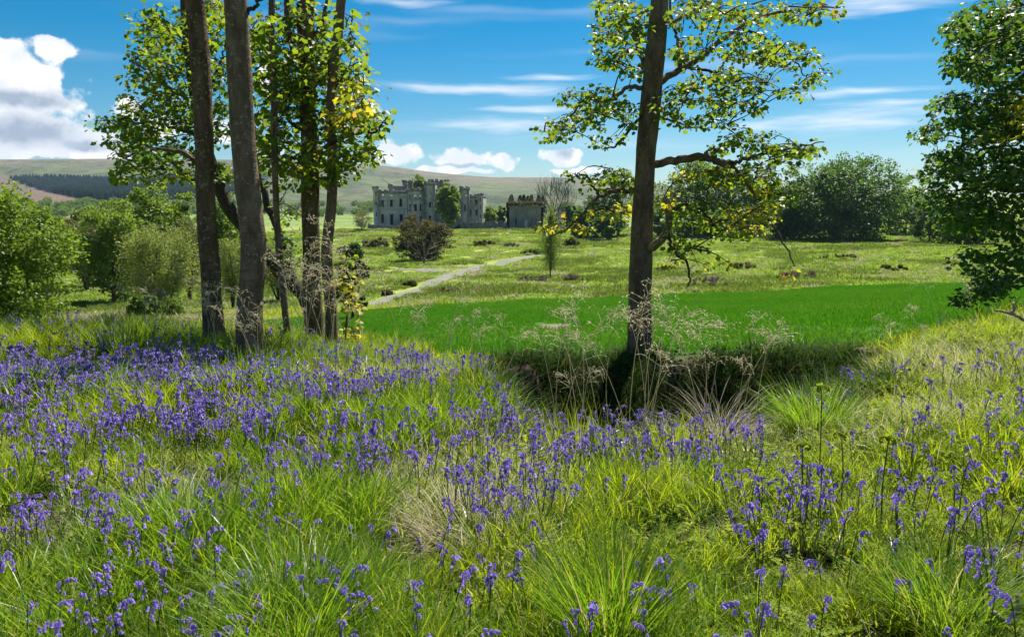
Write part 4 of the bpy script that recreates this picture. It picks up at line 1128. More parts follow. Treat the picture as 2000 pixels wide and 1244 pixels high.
WT('willow_tree', 'olive willow behind the pale willow\'s right side', 372, 80, 80, 428, M['leaf_olive'], 380, 22, .2, 110)
CT('shrub', 'dark low shrub at the foot of the pale willow', 282, 58, 78, 572, M['leaf_deep'], 3000, .14, 111, 'shrub', low=.0, lobes=9)
CT('shrub', 'small dark green shrub right of the willow\'s dark foot shrub', 338, 59, 40, 585, M['leaf_green'], 1500, .13, 112, 'shrub', low=.0, lobes=7)
WT('willow_tree', 'hazy olive willow low behind the slim straight trunk', 545, 75, 110, 455, M['leaf_willow'], 420, 24, .19, 113)
CT('ivy_bush', 'tall ivy covered stump right of the trunk cluster', 690, 46, 55, 452, M['ivy'], 6000, .14, 114, 'bush', low=.0, lobes=12)
WT('shrub', 'pale bare-looking shrub left of the castle turret', 708, 255, 46, 410, M['leaf_olive'], 160, 16, .42, 115, 'shrub')
# castle hill
CT('hawthorn_bush', 'large brown green bush on the slope below the castle', 822, 150, 118, 421, M['leaf_brown'], 15000, .24, 116, 'bush', low=-.1, lobes=16, flat=.6)
WT('dead_limbs', 'bleached bare dead limbs sprawling before the brown bush', 828, 140, 92, 446, None, 26, 4, .3, 131, 'dead limbs', stems=6, bare=True, droop=-.1, low=.0, bark='deadwood', strand_r=.06)
CT('broadleaf_tree', 'narrow bright green tree standing before the castle middle', 875, 258, 45, 359, M['leaf_bright'], 11000, .48, 117, low=.05, lobes=18)
WT('birch_sapling', 'slender airy young birch alone on the slope below outbuilding', 1075, 98, 66, 400, M['leaf_bright'], 460, 18, .20, 118, 'tree', stems=1, leader=True, narrow=.7, droop=.7, low=.10, bark='bark_grey')
WT('bare_tree', 'tall leafless tree rising behind the overgrown outbuilding', 1083, 292, 92, 338, None, 1100, 4, .3, 119, 'tree', stems=6, bare=True, droop=-.1, low=.15, strand_r=.05)
for i_, (px_, t_, w_) in enumerate([(999, 380, 12), (1016, 381, 10), (1023, 380, 8), (1031, 382, 9), (1038, 380, 9), (1052, 381, 10), (1060, 383, 9)]):
    rs = np.random.default_rng(300 + i_); b = base(px_, 330); H = P(px_, t_, 330)[2] - b[2]; Wd = w_ / F * 330 * 1.0
    r_ = thing('conifer_tree', 'dark conifer in the row rising behind the overgrown outbuilding', 'tree', b, 0, 'conifers behind the outbuilding')
    n_ = 1500; h_ = rs.uniform(.08, 1, n_) ** .7 * H; a_ = rs.uniform(0, 2 * math.pi, n_); q_ = 1.5 * Wd * np.clip(1 - h_ / H, 0.005, 1) ** .62 * rs.uniform(.3, 1, n_)
    pos = np.stack([q_ * np.cos(a_), q_ * np.sin(a_), h_], 1); d = np.stack([np.cos(a_), np.sin(a_), -.4 + 0 * a_], 1)
    v, f = leaves(pos, d, np.tile([0, 0, 1.0], (n_, 1)) + rs.normal(0, .3, (n_, 3)), .5 * rs.uniform(.6, 1.2, n_), LEAF_S)
    obj('crown', mk_mesh('crown', v, f, [M['leaf_blue']]), r_)
    v, f = tube([(0, 0, -.3), (0, 0, H * .5), (0, 0, H * .97)], [.25, .15, .03], 6); obj('trunk', mk_mesh('trunk', v, f, [M['bark']]), r_)
CT('shrub', 'light green shrub behind the garden wall beside castle wing', 957, 285, 40, 404, M['leaf_bright'], 3000, .5, 121, 'shrub', low=0, lobes=9)
CT('shrub', 'dark green shrub against the outbuilding\'s left end', 981, 280, 22, 400, M['leaf_green'], 2200, .5, 122, 'shrub', low=0, lobes=8)
CT('clipped_bush', 'upright dark rounded bush right of the white gable', 1112, 262, 26, 394, M['leaf_deep'], 3500, .42, 123, 'bush', low=0, lobes=8)
CT('shrub', 'leafy shrub growing on the castle\'s highest wall', 818, 284.5, 26, 344, M['leaf_bright'], 1200, .5, 124, 'shrub', low=.72, lobes=8, trunk_r=.08)
# right hand wood
CT('broadleaf_tree', 'huge rounded dark green tree in the right distance', 1640, 190, 225, 305, M['leaf_deep'], 34000, .42, 125, low=-.14, lobes=48, ragged=.1)
CT('broadleaf_tree', 'smaller olive crowned tree leaning out of the huge tree\'s left', 1545, 196, 95, 322, M['leaf_green'], 10000, .42, 126, low=-.14)
CT('broadleaf_tree', 'mid green tree directly behind the right trunk\'s long branch', 1440, 215, 130, 318, M['leaf_deep'], 13000, .45, 127, low=-.14, lobes=22)
CT('broadleaf_tree', 'bluish green tree just right of the right-hand trunk', 1345, 220, 120, 322, M['leaf_green'], 12000, .45, 128, low=-.14, lobes=20)
CT('broadleaf_tree', 'light green tree just left of the right-hand trunk', 1208, 228, 62, 320, M['leaf_bright'], 7000, .45, 129, low=.05)
CT('broadleaf_tree', 'dark green tree left of the right-hand trunk\'s light green neighbour', 1163, 226, 62, 368, M['leaf_deep'], 6000, .45, 130, low=-.14)
for i_, (px_, w_, t_, y_, lb) in enumerate([(1135, 40, 420, 212, 'dark hedge bush at the left end of the right-hand wood'), (1185, 70, 412, 208, 'dark hedge bush left of the right-hand trunk'),
        (1285, 90, 405, 205, 'dark hedge bush right beside the right-hand trunk'), (1365, 90, 408, 203, 'dark hedge bush below the long drooping branch'),
        (1450, 100, 402, 202, 'dark hedge bush under the mid green tree'), (1535, 60, 412, 190, 'dark hedge bush at the huge tree\'s left foot')]):
    CT('hedge_bush', lb, px_, y_, w_, t_, M['leaf_deep'], 5000, .42, 140 + i_, 'bush', low=0, lobes=12, group='hedge bushes below the right-hand wood', flat=.5)
CT('broadleaf_tree', 'dim olive tree right of the huge rounded tree', 1770, 215, 80, 357, M['leaf_green'], 7000, .45, 150, low=-.14)
CT('broadleaf_tree', 'dark low tree glimpsed left of the right-edge foliage', 1815, 175, 75, 385, M['leaf_deep'], 6000, .38, 151, low=-.14)
CT('broadleaf_tree', 'green tree glimpsed through the right-edge foliage', 1890, 160, 110, 392, M['leaf_green'], 9000, .36, 152, low=-.14)
# low scrub on the slope
scr = [(843, 477, 26, 12, 'leaf_brown', 'small dark scrub clump right above the track\'s far end'), (945, 480, 46, 10, 'leaf_brown', 'long dark scrub clump on the slope below garden wall'),
       (1000, 483, 30, 8, 'dead_twigs', 'thin brown scrub clump below the outbuilding'), (1040, 497, 44, 12, 'leaf_deep', 'dark scrub clump left of the young birch'),
       (1117, 482, 24, 17, 'leaf_brown', 'dark scrub clump right of the young birch\'s crown'), (900, 448, 14, 6, 'leaf_brown', 'tiny dark scrub tuft on the castle lawn'),
       (1390, 562, 92, 26, 'dead_twigs', 'wide purple brown bramble patch at the crop field\'s edge'), (1562, 548, 70, 24, 'dead_twigs', 'purple brown bramble patch beneath the hanging yellow sprig'),
       (1042, 552, 60, 16, 'dead_twigs', 'grey brown bramble patch at the young birch\'s foot'), (1120, 548, 45, 12, 'dead_twigs', 'low brown bramble patch right of the young birch\'s foot'),
       (868, 575, 52, 15, 'leaf_olive', 'grey green scrub clump beside the track\'s near bend'), (735, 483, 50, 22, 'leaf_olive', 'pale scrub clump on the slope right of ivy stump'),
       (800, 560, 24, 11, 'leaf_brown', 'small brown scrub tuft inside the track\'s bend'), (757, 578, 20, 10, 'leaf_brown', 'small brown scrub tuft near the track\'s lowest end'),
       (1450, 525, 60, 13, 'leaf_olive', 'olive scrub clump left of the hanging yellow sprig'), (1640, 505, 70, 10, 'leaf_olive', 'low olive scrub on the right slope under huge tree'),
       (1740, 530, 80, 12, 'leaf_brown', 'low brownish scrub on the slope near right-edge foliage'), (1300, 530, 40, 12, 'leaf_olive', 'olive scrub clump just right of the right-hand trunk')]
for i_, (px_, py_, w_, h_, mk, lb) in enumerate(scr):
    q = G(px_, py_, 60); Y = q[1]
    CT('scrub_clump', lb, px_, Y, w_ * 1.25, py_ - h_ * .9, M[mk], 2200, .0020 * Y, 170 + i_, 'scrub', low=-.35, lobes=22, group='scrub on the castle slope', flat=.9, trunk_r=.04, ragged=.4, shape=LEAF_N if mk == 'dead_twigs' else LEAF_S)

# conifer plantation on the far hill: reads as one mass
M['fir'] = plain('fir needles', (0.010, 0.020, 0.012), (0.018, 0.032, 0.018), .3, 1.0, .0)
def cone_mesh(nm, seed):
    rs = np.random.default_rng(seed); g = Geo()
    for k_ in range(3):
        z0 = .08 + .27 * k_; z1 = z0 + .45; r_ = .20 * (1 - .28 * k_); n_ = 7
        a_ = np.linspace(0, 2 * math.pi, n_, endpoint=False) + rs.uniform(0, 1)
        v = np.c_[r_ * rs.uniform(.75, 1.2, n_) * np.cos(a_), r_ * rs.uniform(.75, 1.2, n_) * np.sin(a_), z0 + rs.uniform(-.04, .04, n_)]
        g.add(np.vstack([v, [0, 0, min(z1, 1.0)]]), [[(i2, (i2 + 1) % n_, n_) for i2 in range(n_)]])
    return g.mesh(nm, [M['fir']])
pts = []
rs = np.random.default_rng(55)
while len(pts) < 6500:
    px_, py_ = rs.uniform(20, 480), rs.uniform(335, 398)
    if np.interp(px_, *zip(*top_edge)) + 3 < py_ < np.interp(px_, *zip(*low_edge)):
        pts.append((px_, py_))
HP = []
for px_, py_ in pts:
    q = G(px_, py_, 900, 2600); HP.append(q)
HP = np.array(HP)
scatter('conifer_plantation', HP, np.c_[np.zeros((len(HP), 2)), rs.uniform(0, 6.28, len(HP))], rs.uniform(10, 16, len(HP)), rs.integers(0, 3, len(HP)),
        [cone_mesh('fir', k_) for k_ in range(3)], 'dark blue green conifer plantation across the far left hillside', 'plantation')
# scattered hedgerow trees in the far valley
pts = [(rs.uniform(-150, 900), rs.uniform(398, 424)) for _ in range(260)] + [(rs.uniform(1100, 2100), rs.uniform(398, 424)) for _ in range(60)]
HP = np.array([G(a_, b_, 420, 2300) for a_, b_ in pts]); HP = HP[HP[:, 1] > 430]
def blob_mesh(nm, seed):
    rs2 = np.random.default_rng(seed); n_ = 420
    d = unit(rs2.normal(0, 1, (n_, 3))); pos = d * (rs2.uniform(.25, .5, n_))[:, None] * np.array([1, 1, .9]) + np.array([0, 0, .48])
    v, f = leaves(pos, d + rs2.normal(0, .5, (n_, 3)), unit(d + rs2.normal(0, .4, (n_, 3))), .15 * rs2.uniform(.6, 1.3, n_), LEAF_S)
    return mk_mesh(nm, v, f, [M['leaf_green']])
scatter('valley_trees', HP, np.c_[np.zeros((len(HP), 2)), rs.uniform(0, 6.28, len(HP))], rs.uniform(5, 11, len(HP)), rs.integers(0, 3, len(HP)),
        [blob_mesh('crown', k_) for k_ in range(3)], 'distant scattered trees and hedges at the foot of the hills', 'woodland')

# ------------------------------------------------------------------ trees close to the camera
leafy_tree('thick dark mossy trunk, leftmost of the left-hand group', 10.3, [(421, 672), (412, 560), (402, 400), (398, 250), (390, 110), (381, 0), (376, -90)], .126, .108,
           [([(398, 330, .0), (360, 300, .2), (300, 292, .6), (240, 310, .8)], .035, .008), ([(440, -60), (500, -40), (540, 20)], .03, .01)],
           [(330, 300, 60, 18, 'd'), (420, 40, 22, 50, 's')], LM, .08, (6, 11), .0035, 401, bark='bark', single=0, rise=3.0, dshift=.9, depth=.8)
leafy_tree('thick smooth grey brown trunk nearest the camera, rising from bluebells', 8.6, [(488, 728), (487, 620), (494, 490), (484, 380), (474, 250), (466, 120), (459, 0), (454, -90)], .136, .106,
           [([(461, 40), (500, 10), (530, -30)], .03, .01)], [(505, 60, 16, 60, 's'), (500, 250, 14, 40, 's')], LM, .08, (6, 10), .004, 402, bark='bark_grey', rise=3.0, dshift=.9, depth=.8)
leafy_tree('slim straight pole-like trunk in the left-hand group', 10.9, [(568, 684), (556, 600), (544, 480), (538, 330), (536, 180), (530, 60), (530, -60)], .052, .036,
           [([(537, 250), (560, 200), (575, 150)], .014, .005)], [(560, 150, 30, 60, 's'), (520, 330, 20, 40, 's')], LM, .08, (6, 10), .004, 403, bark='bark_grey', sides=12, rise=2.0, dshift=.5, depth=.7)
leafy_tree('sturdy trunk behind the dry grass, second from right of left-hand group', 11.6, [(621, 678), (610, 580), (607, 460), (605, 330), (601, 200), (598, 80), (600, -70)], .135, .108,
           [([(600, 130), (570, 90), (560, 20), (570, -60)], .06, .03), ([(602, 180), (640, 140), (680, 80), (690, 20)], .03, .008), ([(603, 260), (570, 240), (540, 200), (510, 190)], .03, .008),
            ([(604, 300), (570, 310), (540, 330)], .02, .006), ([(600, 100), (630, 40), (640, -30)], .04, .015)],
           [(560, 60, 50, 60, 's'), (575, 160, 40, 50, 's'), (545, 230, 40, 50, 's'), (560, 300, 40, 40, 's'), (620, 60, 35, 60, 's'), (640, 140, 40, 50, 's'), (630, 220, 40, 40, 'd'), (590, 340, 40, 25, 's'),
            (520, 130, 30, 60, 's'), (640, 300, 30, 40, 's')], LM, .085, (6, 10), .0058, 404, bark='bark', single=300, rise=3.0)
leafy_tree('wavy thin trunk, rightmost of the left-hand group', 10.8, [(648, 688), (646, 600), (639, 500), (647, 400), (648, 300), (646, 200), (660, 80), (668, 0), (676, -60)], .080, .052,
           [([(649, 200), (642, 160), (650, 90), (655, 30)], .03, .012), ([(648, 280, -.1), (690, 262, -.4), (735, 255, -.6), (757, 228, -.7)], .028, .008), ([(655, 170), (675, 140), (700, 120)], .02, .006),
            ([(648, 330), (680, 320), (710, 290)], .02, .006)],
           [(690, 190, 30, 40, 'y'), (700, 240, 45, 35, 's'), (715, 300, 38, 14, 's'), (690, 140, 20, 30, 's'), (745, 235, 18, 12, 's'), (668, 300, 30, 30, 's'), (655, 345, 25, 25, 's'), (682, 70, 16, 50, 's'), (720, 180, 12, 18, 's'), (670, 240, 25, 30, 'y')],
           LM, .082, (6, 10), .0072, 405, bark='bark_grey', single=250, sides=14, rise=2.0)
leafy_tree('dark leaning tree behind the left-hand trunks, leafy crown reaching far left', 14.0, [(632, 655), (600, 590), (555, 540), (500, 470), (450, 410), (425, 355), (400, 280), (380, 180), (365, 60), (360, -60)], .15, .07,
           [([(575, 560), (548, 470), (520, 390), (500, 320), (485, 230), (480, 120)], .085, .03), ([(420, 350), (360, 300), (300, 290), (230, 300)], .045, .01), ([(398, 270), (340, 250), (290, 240), (200, 250)], .04, .008),
            ([(385, 200), (340, 180), (290, 140), (255, 120)], .035, .008), ([(370, 100), (320, 70), (270, 40)], .03, .008), ([(430, 370), (370, 350), (320, 330), (260, 345)], .035, .008), ([(385, 210), (420, 150), (450, 60)], .03, .01),
            ([(475, 430), (540, 400), (560, 370)], .02, .006)],
           [(300, 45, 50, 35, 's'), (340, 90, 60, 50, 's'), (285, 115, 35, 25, 's'), (345, 165, 60, 40, 's'), (275, 150, 30, 20, 's'), (255, 200, 25, 14, 's'), (260, 240, 55, 22, 's'), (205, 240, 25, 14, 's'), (320, 225, 60, 40, 's'),
            (255, 280, 50, 22, 's'), (310, 290, 60, 30, 's'), (250, 335, 40, 28, 's'), (310, 335, 50, 25, 's'), (370, 260, 40, 60, 'd'), (430, 90, 30, 80, 's'), (430, 230, 25, 70, 'd'), (440, 330, 30, 25, 's'), (500, 130, 30, 80, 's'),
            (505, 280, 25, 50, 'd'), (390, 330, 35, 30, 's'), (410, 30, 60, 30, 's'), (560, 480, 30, 40, 'd'), (560, 420, 25, 20, 's')],
           LM, .080, (6, 11), .0070, 406, bark='twig', single=300, rise=1.5, depth=1.8, spread=.17)
leafy_tree('young sapling with yellow leaves at the rightmost thin trunk\'s foot', 10.2, [(672, 690), (676, 640), (680, 590), (678, 540), (682, 490)], .014, .006,
           [([(676, 640), (690, 610), (705, 595)], .008, .003), ([(678, 600), (665, 570), (660, 545)], .008, .003)],
           [(682, 560, 16, 28, 'y'), (698, 600, 20, 10, 'y'), (684, 650, 18, 14, 'y'), (670, 520, 12, 20, 's')], LM, .07, (4, 7), .012, 407, name='sapling', bark='twig', spread=.09, depth=.4, sides=8, flare=1.0)
leafy_tree('lone tree with long branches on the ditch bank right of centre', 13.6, [(1250, 708), (1249, 640), (1249, 560), (1252, 480), (1256, 400), (1262, 300), (1272, 180), (1282, 70), (1288, 0), (1294, -90)], .205, .145,
           [([(1262, 322), (1310, 316, -.1), (1370, 306, -.2), (1405, 318, -.3), (1432, 320, -.3)], .075, .05),
            ([(1432, 320, -.3), (1480, 303, -.4), (1540, 290, -.4), (1610, 278, -.5)], .035, .008),
            ([(1428, 322, -.3), (1470, 372, -.4), (1505, 430, -.5), (1535, 485, -.6), (1552, 520, -.6)], .036, .008),
            ([(1262, 492), (1284, 474, -.3), (1304, 445, -.4), (1304, 410, -.4), (1298, 385, -.4)], .085, .045),
            ([(1304, 412, -.4), (1350, 400, -.5), (1385, 425, -.6), (1405, 452, -.7)], .028, .007),
            ([(1302, 455, -.4), (1318, 492, -.5), (1342, 515, -.6), (1346, 545, -.6), (1340, 562, -.6)], .03, .010),
            ([(1282, 165), (1340, 130, .3), (1400, 85, .5), (1470, 40, .7), (1560, 18, .8), (1650, 14, .9)], .065, .010),
            ([(1340, 130, .3), (1400, 145, .4), (1450, 175, .5), (1500, 200, .5)], .03, .007), ([(1450, 55, .6), (1520, 90, .7), (1560, 130, .8), (1580, 170, .8)], .026, .006),
            ([(1330, 135, .2), (1325, 90, .2), (1310, 30, .3), (1305, -40, .3)], .035, .015),
            ([(1262, 145), (1246, 90, .2), (1222, 40, .3), (1210, -30, .3)], .05, .016), ([(1290, 55), (1350, 25, .2), (1385, 5, .2), (1420, -20, .2)], .04, .012),
            ([(1264, 172), (1225, 172, -.3), (1195, 195, -.5), (1140, 195, -.6), (1120, 222, -.6), (1085, 260, -.7)], .042, .008),
            ([(1262, 205), (1238, 245, -.2), (1205, 285, -.3), (1185, 290, -.3), (1165, 288, -.3)], .03, .007),
            ([(1258, 372), (1205, 372, -.4), (1170, 385, -.5), (1140, 415, -.6), (1105, 450, -.7), (1070, 462, -.7)], .05, .008), ([(1170, 385, -.5), (1150, 350, -.5), (1130, 340, -.5), (1108, 358, -.5)], .022, .006),
            ([(1275, 230), (1310, 235, .1), (1350, 250, .2), (1390, 250, .2)], .025, .006), ([(1345, 180, .3), (1330, 210, .3), (1310, 225, .3)], .018, .005)],
           [(1205, 20, 55, 22, 's'), (1195, 90, 40, 40, 's'), (1240, 60, 30, 50, 's'), (1185, 55, 25, 30, 's'), (1235, 130, 20, 20, 's'), (1190, 130, 15, 15, 's'),
            (1175, 190, 35, 22, 's'), (1130, 190, 35, 18, 's'), (1085, 255, 30, 22, 's'), (1125, 240, 22, 25, 's'), (1170, 225, 30, 22, 's'), (1215, 215, 26, 20, 's'), (1180, 275, 22, 14, 's'), (1228, 250, 14, 18, 's'),
            (1195, 350, 45, 22, 's'), (1135, 350, 25, 14, 's'), (1200, 412, 36, 14, 'y'), (1112, 437, 18, 14, 'y'), (1068, 440, 20, 15, 'y'), (1150, 415, 18, 10, 'y'), (1162, 446, 14, 8, 'y'), (1070, 262, 16, 12, 's'),
            (1370, 25, 80, 30, 's'), (1490, 28, 70, 22, 's'), (1590, 22, 60, 18, 's'), (1450, 90, 75, 32, 's'), (1350, 95, 40, 28, 's'), (1385, 150, 55, 26, 's'), (1540, 110, 60, 26, 's'), (1590, 150, 26, 22, 's'),
            (1320, 190, 40, 26, 's'), (1415, 195, 60, 24, 's'), (1550, 180, 40, 10, 's'), (1305, 225, 26, 18, 's'), (1385, 235, 55, 16, 's'), (1475, 165, 40, 20, 's'), (1480, 215, 26, 10, 's'),
            (1460, 265, 50, 16, 's'), (1550, 285, 60, 14, 's'), (1425, 290, 40, 16, 's'), (1500, 305, 60, 22, 's'), (1445, 345, 60, 28, 's'), (1505, 355, 40, 24, 's'), (1385, 345, 40, 24, 's'), (1580, 300, 24, 16, 's'), (1520, 385, 25, 20, 's'),
            (1340, 345, 25, 16, 'y'), (1395, 415, 45, 30, 's'), (1460, 430, 45, 26, 'y'), (1350, 420, 26, 22, 's'), (1335, 475, 30, 18, 's'), (1430, 458, 55, 10, 's'), (1490, 400, 24, 30, 'y'), (1545, 528, 14, 16, 'y'),
            (1382, 520, 18, 6, 'y'), (1420, 517, 9, 5, 'y'), (1320, 512, 22, 8, 'y'), (1310, 395, 20, 20, 'y')],
           LM, .078, (6, 11), .0070, 408, bark='bark_grey', single=300, limb_mat={3: 'branch_pale'}, rise=4.0, depth=2.2, flare=1.3)
leafy_tree('dense dark leafy tree filling the photo\'s right edge', 16.5, [(2140, 640), (2130, 480), (2110, 300), (2100, 120), (2095, -60)], .26, .19,
           [([(2112, 320), (2040, 280), (1960, 260), (1880, 240)], .07, .012), ([(2104, 200), (2020, 140), (1950, 90), (1890, 70)], .06, .012), ([(2100, 110), (2020, 30), (1960, -20)], .05, .02),
            ([(2125, 420), (2040, 380), (1950, 370), (1850, 340)], .06, .010), ([(2130, 480), (2050, 470), (1960, 440), (1870, 420)], .05, .010), ([(2135, 560), (2050, 560), (1980, 560), (1900, 590)], .04, .008)],
           [(1935, 50, 70, 50, 'd'), (1885, 110, 35, 45, 'd'), (1960, 130, 60, 60, 'd'), (1865, 60, 20, 20, 'd'), (1870, 215, 45, 32, 'd'), (1825, 262, 32, 18, 'd'), (1930, 230, 60, 50, 'd'), (1845, 325, 38, 36, 'd'), (1910, 330, 60, 55, 'd'),
            (1985, 300, 45, 70, 'd'), (1835, 385, 32, 24, 'd'), (1900, 420, 60, 34, 'd'), (1970, 420, 50, 50, 'd'), (1850, 440, 30, 16, 'g'), (1905, 510, 38, 26, 'd'), (1960, 540, 50, 32, 'd'), (1890, 585, 26, 12, 'd'), (1925, 570, 30, 20, 'd'),
            (1995, 490, 30, 30, 'd'), (2060, 100, 60, 120, 'd'), (2070, 330, 50, 120, 'd'), (2060, 520, 50, 60, 'd'), (1980, 30, 40, 40, 'd'), (1975, 215, 30, 22, 'y'), (1960, 265, 25, 12, 'y'), (2010, 210, 30, 40, 'y')],
           LM, .098, (8, 13), .0098, 409, bark='bark', single=300, rise=2.0, depth=2.4, spread=.2)

# ------------------------------------------------------------------ the air between here and the hills
m, t, out = new_mat('summer haze')
pv = t.node('ShaderNodeVolumePrincipled')
pv.inputs['Color'].default_value = (0.50, 0.70, 1.0, 1)
pv.inputs['Density'].default_value = 0.000055
pv.inputs['Anisotropy'].default_value = 0.2
t.l.new(pv.outputs[0], out.inputs['Volume'])
g = Geo(); g.box(-5200, 5200, -5200, 5200, -120, 260)
obj('haze', g.mesh('haze', [m]), label='thin blue summer haze over the whole valley', cat='haze', kind='stuff')

# ------------------------------------------------------------------ crop blades, rough pasture
rs = np.random.default_rng(77)
def wander(n, y0, y1, pw=1.0, margin=160):
    """points over the ground in view between two depths; more of them near"""
    y = y0 + (y1 - y0) * rs.uniform(0, 1, n) ** pw
    px_ = rs.uniform(-margin, 2000 + margin, n)
    x = (px_ - CX) / F * y
    return x, y, gz(x, y)
def spin(n, tilt=0.12):
    return np.c_[rs.normal(0, tilt, (n, 2)), rs.uniform(0, 6.283, n)]
def square_patch(nm, half, parts):
    """a square of ground cover: parts = (count, builder of (verts, faces), material index); returns Geo-built mesh"""
    g = Geo(); mats = []
    for (mat, n, kw) in parts:
        v, f = blades(n, kw['h'][0], kw['h'][1], kw['w'], .001, kw['lean'][0], kw['lean'][1], kw['droop'], kw.get('seg', 3), rs)
        nv = 2 * kw.get('seg', 3) + 1
        off = np.c_[rs.uniform(-half, half, (n, 2)), np.zeros(n)]
        if kw.get('tuft'):
            m_ = kw['tuft']; cc = rs.uniform(-half, half, (m_, 2)); off[:, :2] = cc[rs.integers(0, m_, n)] + rs.normal(0, kw.get('tw', .02), (n, 2))
        v = v + np.repeat(off, nv, 0)
        if mat not in mats: mats.append(mat)
        g.add(v, f, mats.index(mat))
    return g.mesh(nm, [M[q] for q in mats])
def jitter_grid(y0, y1, step, margin=200):
    """a jittered grid over the ground in view"""
    X = (CX + margin) / F * y1
    gx_, gy_ = np.meshgrid(np.arange(-X, X, step), np.arange(y0, y1, step))
    x = gx_.ravel() + rs.uniform(-.35, .35, gx_.size) * step; y = gy_.ravel() + rs.uniform(-.35, .35, gx_.size) * step
    z = gz(x, y); px_, py_ = proj(x, y, z)
    k_ = (px_ > -margin) & (px_ < 2000 + margin)
    return x[k_], y[k_], z[k_], px_[k_], py_[k_]
wk = [square_patch('crop_patch', .55, [('wheat', 620, dict(h=(.07, .17), w=.013, lean=(0, .5), droop=.6))]) for _ in range(4)]
M['wheat_thin'] = leaf_mat('thin crop blade', (0.055, 0.165, 0.006), (0.115, 0.24, 0.014), (1.6, 1.35, 0.8), 0.5, 0.5, 0.3)
wk += [square_patch('crop_patch', .55, [('wheat_thin', 260, dict(h=(.05, .13), w=.012, lean=(0, .7), droop=.7)), ('wheat', 220, dict(h=(.06, .15), w=.013, lean=(0, .6), droop=.6))]) for _ in range(3)]
x, y, z, px_, py_ = jitter_grid(13.9, 68, .82, 320)
keep = in_field(x, y, z, -.25)
for a_, b_, c_, d_ in BARE:
    keep &= (np.hypot((px_ - a_) / c_, (py_ - b_) / d_) > rs.uniform(.7, 1.2, len(x)))
pts = np.c_[x, y, z + .03][keep]
scatter('crop_blades', pts, np.c_[np.zeros((len(pts), 2)), rs.integers(0, 4, len(pts)) * 1.5708 + rs.normal(0, .2, len(pts))], rs.uniform(.9, 1.2, len(pts)), np.where(fbm(pts[:, 0] / 5, pts[:, 1] / 5, 4, 64) + rs.normal(0, .05, len(pts)) > .52, rs.integers(4, 7, len(pts)), rs.integers(0, 4, len(pts))), wk, 'even vivid green young cereal crop filling the field', 'crop')
M['rough_dark'] = leaf_mat('rushes', (0.09, 0.14, 0.02), (0.18, 0.23, 0.045), (1.4, 1.4, 0.9), 0.45, 0.6, 0.2)
rk = [square_patch('pasture_patch', 1.3, [('rough', 260, dict(h=(.12, .32), w=.07, lean=(.1, .9), droop=.8, seg=2, tuft=26, tw=.16))]) for _ in range(4)]
rk += [square_patch('rush_patch', 1.1, [('rough_dark', 300, dict(h=(.2, .5), w=.06, lean=(.1, .8), droop=.7, seg=2, tuft=14, tw=.16)), ('rough', 60, dict(h=(.12, .3), w=.06, lean=(.1, .9), droop=.8, seg=2))]) for _ in range(3)]
rk += [square_patch('dead_patch', 1.1, [('straw_old', 160, dict(h=(.2, .5), w=.05, lean=(.2, 1.0), droop=.7, seg=2, tuft=12, tw=.18))]) for _ in range(1)]
x, y, z = wander(15000, 62, 275, 1.2)
px_, py_ = proj(x, y, z)
keep = ~in_field(x, y, z, 1.0)
TR = np.array([G(a_, b_)[:2] for a_, b_ in [(700, 605), (730, 596), (755, 588), (780, 580), (810, 570), (830, 561), (850, 552), (868, 545), (885, 538), (910, 530), (940, 523), (965, 516), (995, 509), (1020, 504), (1050, 499), (850, 531), (815, 527), (780, 527)]])
TR = np.concatenate([TR] + [TR[:-1] * (1 - k_) + TR[1:] * k_ for k_ in (.25, .5, .75)])
dmin = np.full(len(x), 99.0)
for q in TR: dmin = np.minimum(dmin, np.hypot(x - q[0], y - q[1]))
keep &= dmin > 2.6
pts = np.c_[x, y, z][keep]
scatter('rough_pasture', pts, spin(len(pts), .05), rs.uniform(.6, 1.4, len(pts)) * (0.7 + pts[:, 1] / 300), np.where(fbm(pts[:, 0] / 9, pts[:, 1] / 9, 3, 63) + rs.normal(0, .09, len(pts)) > .60, rs.integers(4, 7, len(pts)), np.where(rs.uniform(0, 1, len(pts)) < .1, 7, rs.integers(0, 4, len(pts)))), rk, 'tufted rough pasture grass covering the castle slope', 'grass')
x, y, z = wander(5200, 11.5, 62, 1.35)
px_, py_ = proj(x, y, z)
ditch = (px_ > 940) & (px_ < 1760) & (y < 13.6)
keep = ~in_field(x, y, z, .3) & ~ditch
pts = np.c_[x, y, z][keep]
mk_ = [square_patch('valley_patch', .38, [('grass', 260, dict(h=(.10, .28), w=.011, lean=(.05, .8), droop=.9))]) for _ in range(3)] + [square_patch('valley_straw', .38, [('straw_old', 150, dict(h=(.14, .36), w=.010, lean=(.2, 1.0), droop=.9))])]
ppx, ppy = proj(pts[:, 0], pts[:, 1], pts[:, 2])
pb = np.clip(np.exp(-((ppx - 190) / 140) ** 2 - ((ppy - 605) / 30) ** 2) + .8 * np.exp(-((ppx - 420) / 160) ** 2 - ((ppy - 636) / 8) ** 2), .06, .85)
ix = np.where(rs.uniform(0, 1, len(pts)) < pb, 3, rs.integers(0, 3, len(pts)))
scatter('meadow_grass', pts, spin(len(pts)), rs.uniform(.8, 1.3, len(pts)) * (.9 + pts[:, 1] / 45), ix, mk_, 'bright meadow grass on the low ground behind the trunks', 'grass')

